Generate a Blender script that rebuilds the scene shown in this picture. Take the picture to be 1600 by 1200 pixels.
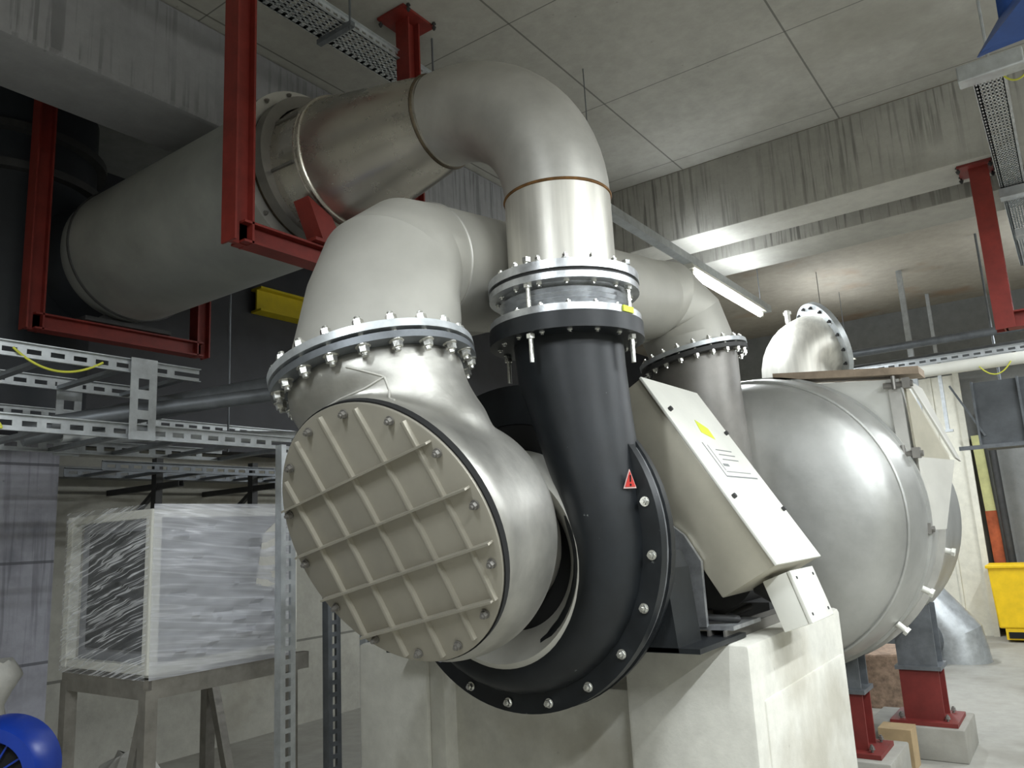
import bpy, bmesh, math, random
from mathutils import Vector, Matrix
from math import pi, sin, cos, radians
random.seed(7)
for o in list(bpy.data.objects): bpy.data.objects.remove(o)
S = bpy.context.scene
COL = S.collection

# ------------------------------------------------------------------ camera
F, PITCH, ROLL, YAW, CZ = 1230.0, radians(10.9), radians(-3.0), radians(35.15), 1.55
fw = Vector((-cos(PITCH)*sin(YAW), cos(PITCH)*cos(YAW), sin(PITCH)))
rt = fw.cross(Vector((0, 0, 1))).normalized(); up = rt.cross(fw)
r2 = rt*cos(ROLL)+up*sin(ROLL); u2 = -rt*sin(ROLL)+up*cos(ROLL)
cd = bpy.data.cameras.new('camera'); cam = bpy.data.objects.new('camera', cd); COL.objects.link(cam)
cd.sensor_width = 36.0; cd.lens = 36.0*F/1600.0; cd.clip_start = 0.05; cd.clip_end = 100
M = Matrix((r2, u2, -fw)).transposed().to_4x4(); M.translation = Vector((0, 0, CZ)); cam.matrix_world = M
S.camera = cam
# ------------------------------------------------------------------ world, colour, exposure
W = bpy.data.worlds.new('world'); S.world = W; W.use_nodes = True
W.node_tree.nodes['Background'].inputs[0].default_value = (0.9, 0.95, 1, 1)
W.node_tree.nodes['Background'].inputs[1].default_value = 0.0
S.view_settings.view_transform = 'Standard'; S.view_settings.look = 'None'
S.view_settings.gamma = 1.0; S.view_settings.use_curve_mapping = False
S.view_settings.exposure = 0.55
LAMP_WATTS = 60.0

# ------------------------------------------------------------------ materials
def nodes(name):
    m = bpy.data.materials.new(name); m.use_nodes = True
    nt = m.node_tree; return m, nt, nt.nodes['Principled BSDF']
def N(nt, t, **kw):
    n = nt.nodes.new(t)
    for k, v in kw.items():
        if hasattr(n, k): setattr(n, k, v)
        else: n.inputs[k].default_value = v
    return n
def pos(nt, sc=(1, 1, 1)):
    g = N(nt, 'ShaderNodeNewGeometry'); mp = N(nt, 'ShaderNodeMapping'); mp.inputs['Scale'].default_value = sc
    nt.links.new(g.outputs['Position'], mp.inputs['Vector']); return mp.outputs['Vector']
def ramp(nt, fac, stops):
    r = N(nt, 'ShaderNodeValToRGB'); e = r.color_ramp.elements
    while len(e) < len(stops): e.new(0.5)
    for i, (p, c) in enumerate(stops):
        e[i].position = p; e[i].color = (c, c, c, 1) if not isinstance(c, (tuple, list)) else (*c, 1)
    nt.links.new(fac, r.inputs[0]); return r.outputs[0]
def mixc(nt, f, a, b, mode='MIX'):
    m = N(nt, 'ShaderNodeMix', data_type='RGBA', blend_type=mode)
    for s, v in ((m.inputs[0], f), (m.inputs[6], a), (m.inputs[7], b)):
        if isinstance(v, (int, float)): s.default_value = v
        elif isinstance(v, (tuple, list)): s.default_value = (*v[:3], 1)
        else: nt.links.new(v, s)
    return m.outputs[2]
def math2(nt, op, a, b=0.0, c=0.0):
    m = N(nt, 'ShaderNodeMath', operation=op)
    for s, v in zip(m.inputs, (a, b, c)):
        if isinstance(v, (int, float)): s.default_value = v
        else: nt.links.new(v, s)
    return m.outputs[0]
def noise(nt, vec, scale, detail=6, rough=0.6):
    n = N(nt, 'ShaderNodeTexNoise'); n.inputs['Scale'].default_value = scale
    n.inputs['Detail'].default_value = detail; n.inputs['Roughness'].default_value = rough
    nt.links.new(vec, n.inputs['Vector']); return n.outputs['Fac']
def bump(nt, b, h, strength=0.3, dist=0.01):
    n = N(nt, 'ShaderNodeBump'); n.inputs['Strength'].default_value = strength; n.inputs['Distance'].default_value = dist
    nt.links.new(h, n.inputs['Height']); nt.links.new(n.outputs[0], b.inputs['Normal'])
def srgb(r, g, b):
    f = lambda c: (c/255/12.92) if c/255 <= 0.04045 else ((c/255+0.055)/1.055)**2.4
    return (f(r), f(g), f(b))
def mul(c, k): return tuple(min(1, v*k) for v in c)

def concrete(name, col, streaks=None, stain=None, joints=None, rough=0.85, contrast=0.28, pores=True):
    """streaks: (dirty-run strength); joints: list of (axis, offset, spacing)"""
    m, nt, b = nodes(name)
    v = pos(nt)
    n1 = noise(nt, v, 1.1, 8, 0.62); n2 = noise(nt, v, 9, 6, 0.7)
    c = mixc(nt, ramp(nt, n1, [(0.3, 0), (0.72, 1)]), mul(col, 1-contrast), mul(col, 1+contrast*0.6))
    c = mixc(nt, 0.35, c, mixc(nt, ramp(nt, n2, [(0.3, 0), (0.7, 1)]), mul(col, 0.7), mul(col, 1.25)))
    if pores:
        vo = N(nt, 'ShaderNodeTexVoronoi'); vo.inputs['Scale'].default_value = 6.0; nt.links.new(v, vo.inputs['Vector'])
        c = mixc(nt, ramp(nt, vo.outputs['Distance'], [(0.0, 0.6), (0.05, 0.0)]), c, mul(col, 0.35))
    if streaks:
        vs = pos(nt, (9, 9, 0.35)); s = noise(nt, vs, 3.2, 3, 0.6)
        s2 = noise(nt, pos(nt, (1, 1, 0.8)), 1.3, 3, 0.5)
        f = math2(nt, 'MULTIPLY', ramp(nt, s, [(0.50, 0.0), (0.60, 1.0)]), ramp(nt, s2, [(0.35, 0.0), (0.6, 1.0)]))
        gn = N(nt, 'ShaderNodeNewGeometry'); sn = N(nt, 'ShaderNodeSeparateXYZ'); nt.links.new(gn.outputs['True Normal'], sn.inputs[0])
        f = math2(nt, 'MULTIPLY', f, math2(nt, 'SUBTRACT', 1.0, math2(nt, 'ABSOLUTE', sn.outputs[2])))
        c = mixc(nt, math2(nt, 'MULTIPLY', f, streaks), c, mul(col, 0.42))
    if stain:
        sc, scol, lo, amt = stain
        s = noise(nt, v, sc, 4, 0.55)
        c = mixc(nt, math2(nt, 'MULTIPLY', ramp(nt, s, [(lo, 0), (lo+0.16, 1)]), amt), c, scol)
    h = n2
    if joints:
        g = N(nt, 'ShaderNodeNewGeometry'); sx = N(nt, 'ShaderNodeSeparateXYZ'); nt.links.new(g.outputs['Position'], sx.inputs[0])
        for ax, off, sp, wd in joints:
            t = math2(nt, 'SUBTRACT', sx.outputs[ax], off)
            t = math2(nt, 'DIVIDE', t, sp); t = math2(nt, 'FRACT', math2(nt, 'ADD', t, 100.5)); t = math2(nt, 'ABSOLUTE', math2(nt, 'SUBTRACT', t, 0.5))
            t = math2(nt, 'LESS_THAN', t, wd/sp/2)
            c = mixc(nt, math2(nt, 'MULTIPLY', t, 0.75), c, mul(col, 0.25))
    nt.links.new(c, b.inputs['Base Color']); b.inputs['Roughness'].default_value = rough
    b.inputs['Specular IOR Level'].default_value = 0.3
    bump(nt, b, h, 0.25, 0.01)
    return m
def steel(name, col, rough=0.35, metal=0.85, mott=0.25, scale=4, brush=None, bmp=0.05, aniso=0):
    m, nt, b = nodes(name)
    v = pos(nt); n1 = noise(nt, v, scale, 7, 0.65)
    c = mixc(nt, ramp(nt, n1, [(0.3, 0), (0.7, 1)]), mul(col, 1-mott), mul(col, 1+mott*0.35))
    if brush:
        nb = noise(nt, pos(nt, brush), 5, 3, 0.6)
        c = mixc(nt, 0.4, c, mixc(nt, ramp(nt, nb, [(0.35, 0), (0.65, 1)]), mul(col, 0.72), mul(col, 1.2)))
    nt.links.new(c, b.inputs['Base Color'])
    b.inputs['Metallic'].default_value = metal
    r = math2(nt, 'MULTIPLY_ADD', n1, 0.25, rough-0.12); nt.links.new(r, b.inputs['Roughness'])
    if bmp:
        bump(nt, b, noise(nt, v, scale*6, 3, 0.5), bmp, 0.01)
    return m
def paint(name, col, rough=0.45, metal=0.0, mott=0.12, scale=8, spec=0.5, chips=None, bmp=0.03):
    m, nt, b = nodes(name)
    v = pos(nt); n1 = noise(nt, v, scale, 6, 0.65)
    c = mixc(nt, ramp(nt, n1, [(0.3, 0), (0.7, 1)]), mul(col, 1-mott), mul(col, 1+mott))
    if chips:
        n2 = noise(nt, v, 22, 4, 0.7)
        c = mixc(nt, ramp(nt, n2, [(chips[1], 0), (chips[1]+0.03, 1)]), c, chips[0])
    nt.links.new(c, b.inputs['Base Color']); b.inputs['Roughness'].default_value = rough; b.inputs['Metallic'].default_value = metal
    b.inputs['Specular IOR Level'].default_value = spec
    if bmp: bump(nt, b, n1, bmp, 0.01)
    return m
def emit(name, col, st):
    m, nt, b = nodes(name); b.inputs['Emission Color'].default_value = (*col, 1); b.inputs['Emission Strength'].default_value = st
    b.inputs['Base Color'].default_value = (*col, 1); return m

m_ceil = concrete('ceiling_concrete', srgb(170, 167, 156), stain=(0.9, srgb(120, 117, 108), 0.52, 0.35), contrast=0.18)
m_beam = concrete('beam_concrete', srgb(146, 146, 148), streaks=0.8, contrast=0.2)
m_beamr = concrete('cross_beam_concrete', srgb(164, 162, 154), streaks=0.9, contrast=0.2)
m_soff = concrete('rusty_slab_concrete', srgb(160, 153, 140), stain=(0.8, srgb(140, 96, 55), 0.55, 0.55), contrast=0.25)
m_wall = concrete('wall_concrete', srgb(170, 168, 158), stain=(0.8, srgb(96, 84, 62), 0.56, 0.6), joints=[(2, 0.72, 1.3, 0.02)], contrast=0.3)
m_wallb = concrete('back_wall_concrete', srgb(135, 136, 134), contrast=0.2)
m_pale = concrete('pale_wall_concrete', srgb(215, 212, 198), contrast=0.1, pores=False)
m_col = concrete('column_concrete', srgb(160, 160, 168), streaks=0.5, stain=(2.6, srgb(96, 96, 104), 0.5, 0.6), joints=[(2, 0.3, 0.62, 0.018)], contrast=0.35)
m_floor = concrete('floor_concrete', srgb(158, 156, 148), stain=(1.1, srgb(110, 106, 96), 0.5, 0.6), contrast=0.3, rough=0.6)
m_plinth = concrete('plinth_concrete', srgb(208, 206, 196), stain=(1.6, srgb(158, 152, 136), 0.5, 0.6), contrast=0.2)
m_ss = steel('pickled_stainless', srgb(196, 194, 188), 0.46, 0.62, 0.2, 4)
m_ssl = steel('matt_pale_stainless', srgb(190, 188, 180), 0.55, 0.4, 0.12, 3)
m_ssp = steel('polished_stainless', srgb(205, 200, 190), 0.27, 0.88, 0.15, 3, bmp=0.015)
m_ssd = steel('dull_dark_stainless', srgb(138, 135, 130), 0.45, 0.6, 0.3, 3)
m_ssb = steel('brushed_stainless', srgb(206, 203, 194), 0.42, 0.6, 0.12, 4, brush=(6, 6, 0.2))
m_ssr = steel('rolled_stainless', srgb(184, 182, 175), 0.42, 0.8, 0.28, 4, bmp=0.12)
m_duct = steel('overhead_duct_stainless', srgb(160, 162, 158), 0.5, 0.3, 0.25, 2.5)
m_tank = steel('tank_stainless', srgb(184, 184, 180), 0.42, 0.7, 0.3, 1.6, bmp=0.16)
m_lid = steel('cover_plate_stainless', srgb(166, 161, 148), 0.5, 0.45, 0.14, 3)
m_zinc = steel('zinc_steel', srgb(200, 202, 204), 0.34, 0.75, 0.3, 20)
m_galv = steel('galvanised_steel', srgb(196, 200, 202), 0.4, 0.6, 0.25, 14)
m_galvd = steel('aged_galvanised_steel', srgb(120, 124, 128), 0.5, 0.6, 0.3, 12)
m_chrome = steel('bright_bolt_steel', srgb(225, 225, 220), 0.2, 0.9, 0.1, 20)
m_weld = paint('burnt_weld', srgb(120, 86, 48), 0.5, 0.5, 0.5, 20)
m_weldd = paint('dark_weld', srgb(88, 78, 62), 0.5, 0.5, 0.4, 20)
m_black = paint('black_enamel', (0.009, 0.011, 0.013), 0.45, 0.0, 0.3, 10, 0.4, chips=((0.14, 0.15, 0.15), 0.70), bmp=0.06)
m_rubber = paint('black_rubber', (0.012, 0.012, 0.012), 0.6, 0, 0.2)
m_gap = paint('unlit_black', (0.006, 0.006, 0.006), 0.9, 0, 0.1, bmp=0)
m_red = paint('red_oxide_primer', srgb(120, 42, 35), 0.5, 0.0, 0.22, 9, 0.4)
m_maroon = paint('maroon_primer', srgb(110, 38, 34), 0.55, 0, 0.2, 9)
m_grey = paint('light_grey_enamel', srgb(222, 221, 212), 0.4, 0, 0.05, 5)
m_greyp = steel('pale_sheet_steel', srgb(214, 214, 208), 0.5, 0.2, 0.1, 3)
m_greyd = paint('shaded_side_and_flap_grey', srgb(176, 171, 155), 0.42, 0.35, 0.1, 5)  # guard sides darker than the lit lid: shade put into the colour
m_yellow = paint('yellow_plastic', srgb(238, 196, 20), 0.45, 0, 0.1)
m_yel2 = paint('yellow_green_sticker', srgb(214, 224, 60), 0.5)
m_blue = paint('blue_enamel', srgb(20, 54, 148), 0.32, 0, 0.1)
m_bluet = paint('blue_tarpaulin', srgb(38, 74, 140), 0.45, 0, 0.25, 6)
m_brown = paint('bare_timber', srgb(146, 130, 112), 0.7, 0, 0.25, 12)
m_card = paint('cardboard', srgb(160, 138, 104), 0.8, 0, 0.15)
m_brick = paint('rough_stone', srgb(140, 118, 100), 0.9, 0, 0.45, 22)
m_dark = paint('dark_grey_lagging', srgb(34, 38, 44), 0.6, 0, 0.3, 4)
m_dark2 = paint('dark_equipment', srgb(52, 52, 52), 0.6, 0, 0.3, 8)
m_pvc = paint('white_sacking', srgb(205, 203, 196), 0.7, 0, 0.15, 12)
m_cable = paint('yellow_green_cable', srgb(196, 196, 70), 0.5)
m_orange = paint('orange_paint', srgb(190, 96, 58), 0.6, 0, 0.3)
m_pink = paint('pink_cap_plastic', srgb(205, 80, 120), 0.5)
m_signr = paint('sign_red', srgb(190, 44, 36), 0.45, 0, 0.05)
m_signw = paint('sign_white', srgb(225, 190, 185), 0.5, 0, 0.05)
m_inkg = paint('grey_print', srgb(120, 122, 122), 0.6, 0, 0.05)
m_tube = emit('lit_tube', (1.0, 1.0, 0.93), 9.0)
m_dress = steel('stand_steel', srgb(150, 146, 138), 0.5, 0.5, 0.3, 12)
# shrink wrap
def wrap_mat(name, clear, tint, kscale, rot, top=0.85):
    m, nt, b = nodes(name)
    g = N(nt, 'ShaderNodeNewGeometry'); mp = N(nt, 'ShaderNodeMapping'); mp.inputs['Rotation'].default_value = rot
    mp2 = N(nt, 'ShaderNodeMapping'); mp2.inputs['Scale'].default_value = kscale
    nt.links.new(g.outputs['Position'], mp.inputs['Vector']); nt.links.new(mp.outputs[0], mp2.inputs['Vector'])
    n1 = noise(nt, mp2.outputs[0], 3.0, 3, 0.5)
    b.inputs['Base Color'].default_value = (*tint, 1); b.inputs['Roughness'].default_value = 0.25
    b.inputs['Specular IOR Level'].default_value = 0.8
    bump(nt, b, n1, 0.5, 0.02)
    tr = N(nt, 'ShaderNodeBsdfTransparent'); mx = N(nt, 'ShaderNodeMixShader')
    f = ramp(nt, n1, [(0.40, clear), (0.47, clear+0.08), (0.50, top), (0.53, clear+0.05), (0.60, clear), (0.64, top*0.7), (0.68, clear)])
    nt.links.new(f, mx.inputs[0]); nt.links.new(tr.outputs[0], mx.inputs[1]); nt.links.new(b.outputs[0], mx.inputs[2])
    nt.links.new(mx.outputs[0], nt.nodes['Material Output'].inputs[0])
    return m
m_wrap = wrap_mat('clear_stretch_film', 0.10, (0.92, 0.93, 0.96), (0.45, 0.45, 13), (0, radians(17), 0))
m_wrap2 = wrap_mat('cloudy_stretch_film', 0.42, (0.80, 0.81, 0.86), (0.5, 0.35, 7), (radians(6), 0, 0), 0.66)

# ------------------------------------------------------------------ mesh helpers
def BM(): return bmesh.new()
def box(bm, lo, hi, mat=None):
    lo, hi = Vector(lo), Vector(hi)
    vs = [bm.verts.new((x, y, z)) for x in (lo.x, hi.x) for y in (lo.y, hi.y) for z in (lo.z, hi.z)]
    if mat is not None:
        for v in vs: v.co = mat @ v.co
    for f in ((0, 1, 3, 2), (4, 6, 7, 5), (0, 4, 5, 1), (2, 3, 7, 6), (0, 2, 6, 4), (1, 5, 7, 3)):
        bm.faces.new([vs[i] for i in f])
    return vs
def frame_of(n, ref=(0, 0, 1)):
    n = Vector(n).normalized(); r = Vector(ref)
    if abs(n.dot(r)) > 0.95: r = Vector((0, 1, 0)) if abs(n.y) < 0.9 else Vector((1, 0, 0))
    a = r.cross(n).normalized(); b = n.cross(a); return a, b, n
def ring(bm, c, n, ra, rb=None, k=48, ref=(0, 0, 1)):
    a, b, n = frame_of(n, ref); rb = rb or ra; c = Vector(c)
    return [bm.verts.new(c + a*ra*cos(2*pi*i/k) + b*rb*sin(2*pi*i/k)) for i in range(k)]
def bridge(bm, A, B):
    k = len(A)
    for i in range(k): bm.faces.new((A[i], A[(i+1) % k], B[(i+1) % k], B[i]))
def cap(bm, A, flip=False): bm.faces.new(A[::-1] if flip else A)
def loft(bm, rs, caps=True, closed=False):
    for A, B in zip(rs, rs[1:]): bridge(bm, A, B)
    if closed: bridge(bm, rs[-1], rs[0])
    elif caps: cap(bm, rs[0], True); cap(bm, rs[-1])
def cyl(bm, p0, p1, r0, r1=None, k=32, caps=True):
    p0, p1 = Vector(p0), Vector(p1); n = p1-p0; r1 = r0 if r1 is None else r1
    loft(bm, [ring(bm, p0, n, r0, k=k), ring(bm, p1, n, r1, k=k)], caps)
def tube(bm, p0, p1, ro, ri, k=48):
    """annular disc / pipe wall between p0 and p1"""
    p0, p1 = Vector(p0), Vector(p1); n = p1-p0
    loft(bm, [ring(bm, p0, n, ri, k=k), ring(bm, p0, n, ro, k=k), ring(bm, p1, n, ro, k=k), ring(bm, p1, n, ri, k=k)], closed=True)
def revolve(bm, c, n, prof, k=64, caps=True):
    """prof: list of (distance along n, radius)"""
    c, n = Vector(c), Vector(n).normalized()
    loft(bm, [ring(bm, c+n*t, n, r, k=k) for t, r in prof], caps)
def bar(bm, p0, p1, w, h, ref=(0, 0, 1)):
    p0, p1 = Vector(p0), Vector(p1); a, b, n = frame_of(p1-p0, ref)
    A = [bm.verts.new(p0+a*sx*w/2+b*sy*h/2) for sx, sy in ((-1, -1), (1, -1), (1, 1), (-1, 1))]
    B = [bm.verts.new(p1+a*sx*w/2+b*sy*h/2) for sx, sy in ((-1, -1), (1, -1), (1, 1), (-1, 1))]
    loft(bm, [A, B])
def profile(bm, p0, p1, pts, ref=(0, 0, 1)):
    """extrude a 2D outline (a,b) from p0 to p1"""
    p0, p1 = Vector(p0), Vector(p1); a, b, n = frame_of(p1-p0, ref)
    A = [bm.verts.new(p0+a*x+b*y) for x, y in pts]; B = [bm.verts.new(p1+a*x+b*y) for x, y in pts]
    loft(bm, [A, B])
def hpts(w, h, tf, tw):
    return [(-w/2, -h/2), (w/2, -h/2), (w/2, -h/2+tf), (tw/2, -h/2+tf), (tw/2, h/2-tf), (w/2, h/2-tf), (w/2, h/2), (-w/2, h/2), (-w/2, h/2-tf), (-tw/2, h/2-tf), (-tw/2, -h/2+tf), (-w/2, -h/2+tf)]
def upts(w, h, t):
    return [(-w/2, -h/2), (w/2, -h/2), (w/2, h/2), (w/2-t, h/2), (w/2-t, -h/2+t), (-w/2+t, -h/2+t), (-w/2+t, h/2), (-w/2, h/2)]
def prism(bm, pts, d):
    """pts: 3D polygon, d: extrusion vector"""
    d = Vector(d); A = [bm.verts.new(Vector(p)) for p in pts]; B = [bm.verts.new(Vector(p)+d) for p in pts]; loft(bm, [A, B])
def path_tube(bm, pts, r, k=10):
    pts = [Vector(p) for p in pts]; rs = []
    for i, p in enumerate(pts):
        t = (pts[min(i+1, len(pts)-1)]-pts[max(i-1, 0)]); rs.append(ring(bm, p, t, r, k=k, ref=(0.13, 0.2, 0.97)))
    loft(bm, rs)
def sweep(bm, pts, rads, k=48, a_dir=(0, 1, 0), caps=True):
    """tube along pts keeping one ring axis fixed to a_dir; rads (radius in the path plane, radius along a_dir)"""
    A = Vector(a_dir); pts = [Vector(p) for p in pts]; rs = []
    for i, p in enumerate(pts):
        t = (pts[min(i+1, len(pts)-1)]-pts[max(i-1, 0)]).normalized(); b = A.cross(t).normalized()
        ra, rb = rads[i] if isinstance(rads[i], tuple) else (rads[i], rads[i])
        rs.append([bm.verts.new(p+b*ra*cos(2*pi*j/k)+A*rb*sin(2*pi*j/k)) for j in range(k)])
    loft(bm, rs, caps); return rs
def finish(bm, name, mat, parent=None, smooth=35, bevel=0):
    bmesh.ops.recalc_face_normals(bm, faces=bm.faces)
    if bevel:
        es = [e for e in bm.edges if len(e.link_faces) == 2 and e.calc_face_angle(0) > 0.6]
        bmesh.ops.bevel(bm, geom=es, offset=bevel, segments=2, affect='EDGES', profile=0.5)
    if smooth:
        for f in bm.faces: f.smooth = True
        for e in bm.edges:
            if len(e.link_faces) == 2 and e.calc_face_angle(0) > radians(smooth): e.smooth = False
    me = bpy.data.meshes.new(name); bm.to_mesh(me); bm.free(); me.materials.append(mat)
    o = bpy.data.objects.new(name, me); COL.objects.link(o)
    if parent: adopt(o, parent)
    return o
def adopt(o, parent):
    o.parent = parent
    t = Vector((0, 0, 0)); q = parent
    while q: t += q.location; q = q.parent
    if parent.type == 'EMPTY': o.matrix_parent_inverse = Matrix.Translation(-t)
def tag(o, label, cat, group=None):
    o['label'] = label; o['category'] = cat
    if group: o['group'] = group
    return o
def thing(name, label, cat, loc=(0, 0, 0), group=None):
    o = bpy.data.objects.new(name, None); COL.objects.link(o); o.location = loc; o.empty_display_size = 0.1
    return tag(o, label, cat, group)
def struct(o): o['kind'] = 'structure'; return o

_bolt = {}
def bolt_mesh(r, L, mat):
    key = (r, L, mat.name)
    if key not in _bolt:
        bm = BM()
        for s in (1, -1):
            cyl(bm, (0, 0, s*L/2), (0, 0, s*(L/2+r*0.25)), r*1.25, k=16)
            cyl(bm, (0, 0, s*(L/2+r*0.25)), (0, 0, s*(L/2+r*1.3)), r, r*0.92, k=6)
            cyl(bm, (0, 0, s*(L/2+r*1.3)), (0, 0, s*(L/2+r*1.9)), r*0.5, k=10)
        cyl(bm, (0, 0, -L/2-r*1.5), (0, 0, L/2+r*1.5), r*0.55, k=8)
        bmesh.ops.recalc_face_normals(bm, faces=bm.faces)
        me = bpy.data.meshes.new('bolt'); bm.to_mesh(me); bm.free(); me.materials.append(mat); _bolt[key] = me
    return _bolt[key]
def bolts(parent, c, n, R, k, r=0.014, L=0.05, mat=None, phase=0.0, ref=(0, 0, 1), skip=None, name='bolt'):
    a, b, n = frame_of(n, ref); c = Vector(c); me = bolt_mesh(r, L, mat or m_chrome)
    q = n.to_track_quat('Z', 'Y').to_matrix().to_4x4()
    for i in range(k):
        t = 2*pi*i/k+phase
        p = c+a*R*cos(t)+b*R*sin(t)
        if skip and skip(p): continue
        o = bpy.data.objects.new(name, me); COL.objects.link(o); adopt(o, parent)
        mm = q.copy(); mm.translation = p; o.matrix_basis = mm
V = Vector

# ================================================================== SETTING
ZC = 4.45
bm = BM(); box(bm, (-7, -3.5, -0.2), (4.2, 15, 0)); struct(finish(bm, 'floor', m_floor, smooth=0))
bm = BM(); box(bm, (-3.62, -3.5, ZC), (4.2, 5.83, ZC+0.2)); struct(finish(bm, 'ceiling', concrete('ceiling_concrete_panels', srgb(163, 161, 153), stain=(0.9, srgb(128, 124, 114), 0.52, 0.4), joints=[(0, -1.03, 1.24, 0.012), (1, 3.38, 1.13, 0.008)], contrast=0.16), smooth=0))
bm = BM(); box(bm, (-7, 5.83, ZC), (4.2, 15, ZC+0.2)); struct(finish(bm, 'ceiling', m_soff, smooth=0))
bm = BM(); box(bm, (-7, -3.5, ZC), (-3.62, 5.83, ZC+0.2)); struct(finish(bm, 'ceiling', m_wallb, smooth=0))
bm = BM(); box(bm, (-6.2, -3.5, 0), (-5.95, 15, ZC)); struct(finish(bm, 'wall_left', m_wall, smooth=0))
bm = BM(); box(bm, (-6.2, 12.3, 0), (4.2, 12.5, ZC)); struct(finish(bm, 'wall_back', m_wallb, smooth=0))
bm = BM(); box(bm, (4.0, -3.5, 0), (4.2, 14, ZC)); struct(finish(bm, 'wall_right', m_wall, smooth=0))
bm = BM(); box(bm, (-6.2, -3.7, 0), (4.2, -3.5, ZC)); struct(finish(bm, 'wall_front', m_wall, smooth=0))
bm = BM(); box(bm, (-3.3, 11.9, 0), (-1.12, 12.15, 3.36)); box(bm, (-1.16, 11.85, 0), (-1.09, 11.9, 3.38)); box(bm, (-1.46, 11.88, 0), (-1.43, 11.9, 3.36)); struct(finish(bm, 'wall_partition', m_pale, smooth=0))
# beams
bm = BM(); box(bm, (-7, 5.83, 3.86), (4.2, 6.24, ZC)); struct(finish(bm, 'trim_beam_near', m_beamr, smooth=30, bevel=0.012))
bm = BM(); box(bm, (-7, 6.56, 3.86), (4.2, 7.05, ZC)); struct(finish(bm, 'trim_beam_far', m_beamr, smooth=30, bevel=0.012))
bm = BM(); box(bm, (-4.05, -3.5, 3.86), (-3.57, 5.83, ZC)); struct(finish(bm, 'trim_beam_left', m_beam, smooth=30, bevel=0.03))
bm = BM(); box(bm, (-5.95, 1.9, 0), (-5.45, 2.50, 2.30)); struct(finish(bm, 'trim_column_left', m_col, smooth=0))
bm = BM(); box(bm, (-5.94, 2.52, 2.36), (-5.70, 14, ZC-0.001)); struct(finish(bm, 'trim_shade_panel_left', paint('painted_wall_shade', srgb(52, 53, 58), 0.6, 0, 0.25, 3), smooth=0))  # added panel; the darkness high on the left wall is in its colour
bm = BM(); box(bm, (-5.95, 2.5, 2.12), (-5.80, 14, 2.20)); struct(finish(bm, 'trim_ledge_left', m_wallb, smooth=0))

# ================================================================== LAMPS
def tube_lamp(x, y, z, label, L=1.5, trunk=(0, 0), group='added tube lamps hung in rows', up_k=0.15):
    t = thing('tube_lamp', label, 'lamp', (x, y, z), group)
    b = BM(); profile(b, (x, y-trunk[0], z+0.05), (x, y+L+trunk[1], z+0.05), [(-0.035, -0.03), (0.035, -0.03), (0.035, 0.03), (-0.035, 0.03)]); finish(b, 'trunking', m_galv, t, 0)
    b = BM(); profile(b, (x, y-0.05, z+0.0), (x, y+L+0.05, z+0.0), [(-0.05, -0.02), (0.05, -0.02), (0.03, 0.02), (-0.03, 0.02)]); finish(b, 'housing', m_grey, t, 0)
    b = BM(); cyl(b, (x, y, z-0.045), (x, y+L, z-0.045), 0.026, k=16); finish(b, 'tube', m_tube, t)
    for yy in (y, y+L):
        b = BM(); box(b, (x-0.02, yy-0.02, z-0.07), (x+0.02, yy+0.02, z)); finish(b, 'socket', m_grey, t, 0)
    for yy in (y+0.2-trunk[0], y+L-0.2+trunk[1]):
        b = BM(); cyl(b, (x, yy, z+0.08), (x, yy, ZC), 0.004, k=6); finish(b, 'hanger_rod', m_galvd, t)
    ld = bpy.data.lights.new('tube_light', 'AREA'); ld.shape = 'RECTANGLE'; ld.size = 0.10; ld.size_y = L; ld.energy = LAMP_WATTS; ld.color = (0.89, 0.95, 1.0)
    lo = bpy.data.objects.new('tube_light', ld); COL.objects.link(lo); adopt(lo, t); lo.location = (x, y+L/2, z-0.09)
    lu = bpy.data.lights.new('added_uplight', 'AREA'); lu.shape = 'RECTANGLE'; lu.size = 0.10; lu.size_y = L; lu.energy = LAMP_WATTS*up_k; lu.color = ld.color  # extra upward light added above the trunking to brighten the ceiling
    l2 = bpy.data.objects.new('added_uplight', lu); COL.objects.link(l2); adopt(l2, t); l2.location = (x, y+L/2, z+0.095); l2.rotation_euler = (pi, 0, 0)
    return t
tube_lamp(-2.17, 5.55, 3.5, 'lit white fluorescent tube lamp on long grey trunking under concrete beams', 1.6, (1.7, 0.25), None, 0.12)
LX = [(-2.17, 9.3), (1.3, -1.2), (1.3, 1.2), (1.3, 3.6), (1.0, 6.9), (2.6, 0.6), (2.6, 4.0), (0.4, 9.2), (-0.9, -1.6)]  # unseen lamps added to light the machine and brighten the slab beyond
for x, y in LX:
    tube_lamp(x, y, 3.6, 'unseen fluorescent tube lamp added to light the room, hung from the concrete ceiling')

# ================================================================== CONCRETE PLINTH
pl = thing('machine_plinth', 'pale cast concrete plinth under the black fan casing', 'plinth', (-2.0, 3.5, 0))
b = BM()
box(b, (-2.98, 2.92, 0), (-1.02, 4.05, 0.93))
finish(b, 'plinth_block', m_plinth, pl, 30, 0.015)
b = BM(); box(b, (-1.53, 2.82, 0), (-1.03, 4.10, 1.130)); finish(b, 'plinth_block', m_plinth, pl, 30, 0.02)
b = BM(); box(b, (-2.99, 2.82, 0), (-2.55, 4.10, 1.07)); finish(b, 'plinth_block', m_plinth, pl, 30, 0.02)
b = BM(); box(b, (-2.55, 2.84, 0), (-2.46, 2.95, 1.02)); finish(b, 'plinth_strip', m_plinth, pl, 30, 0.01)

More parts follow.
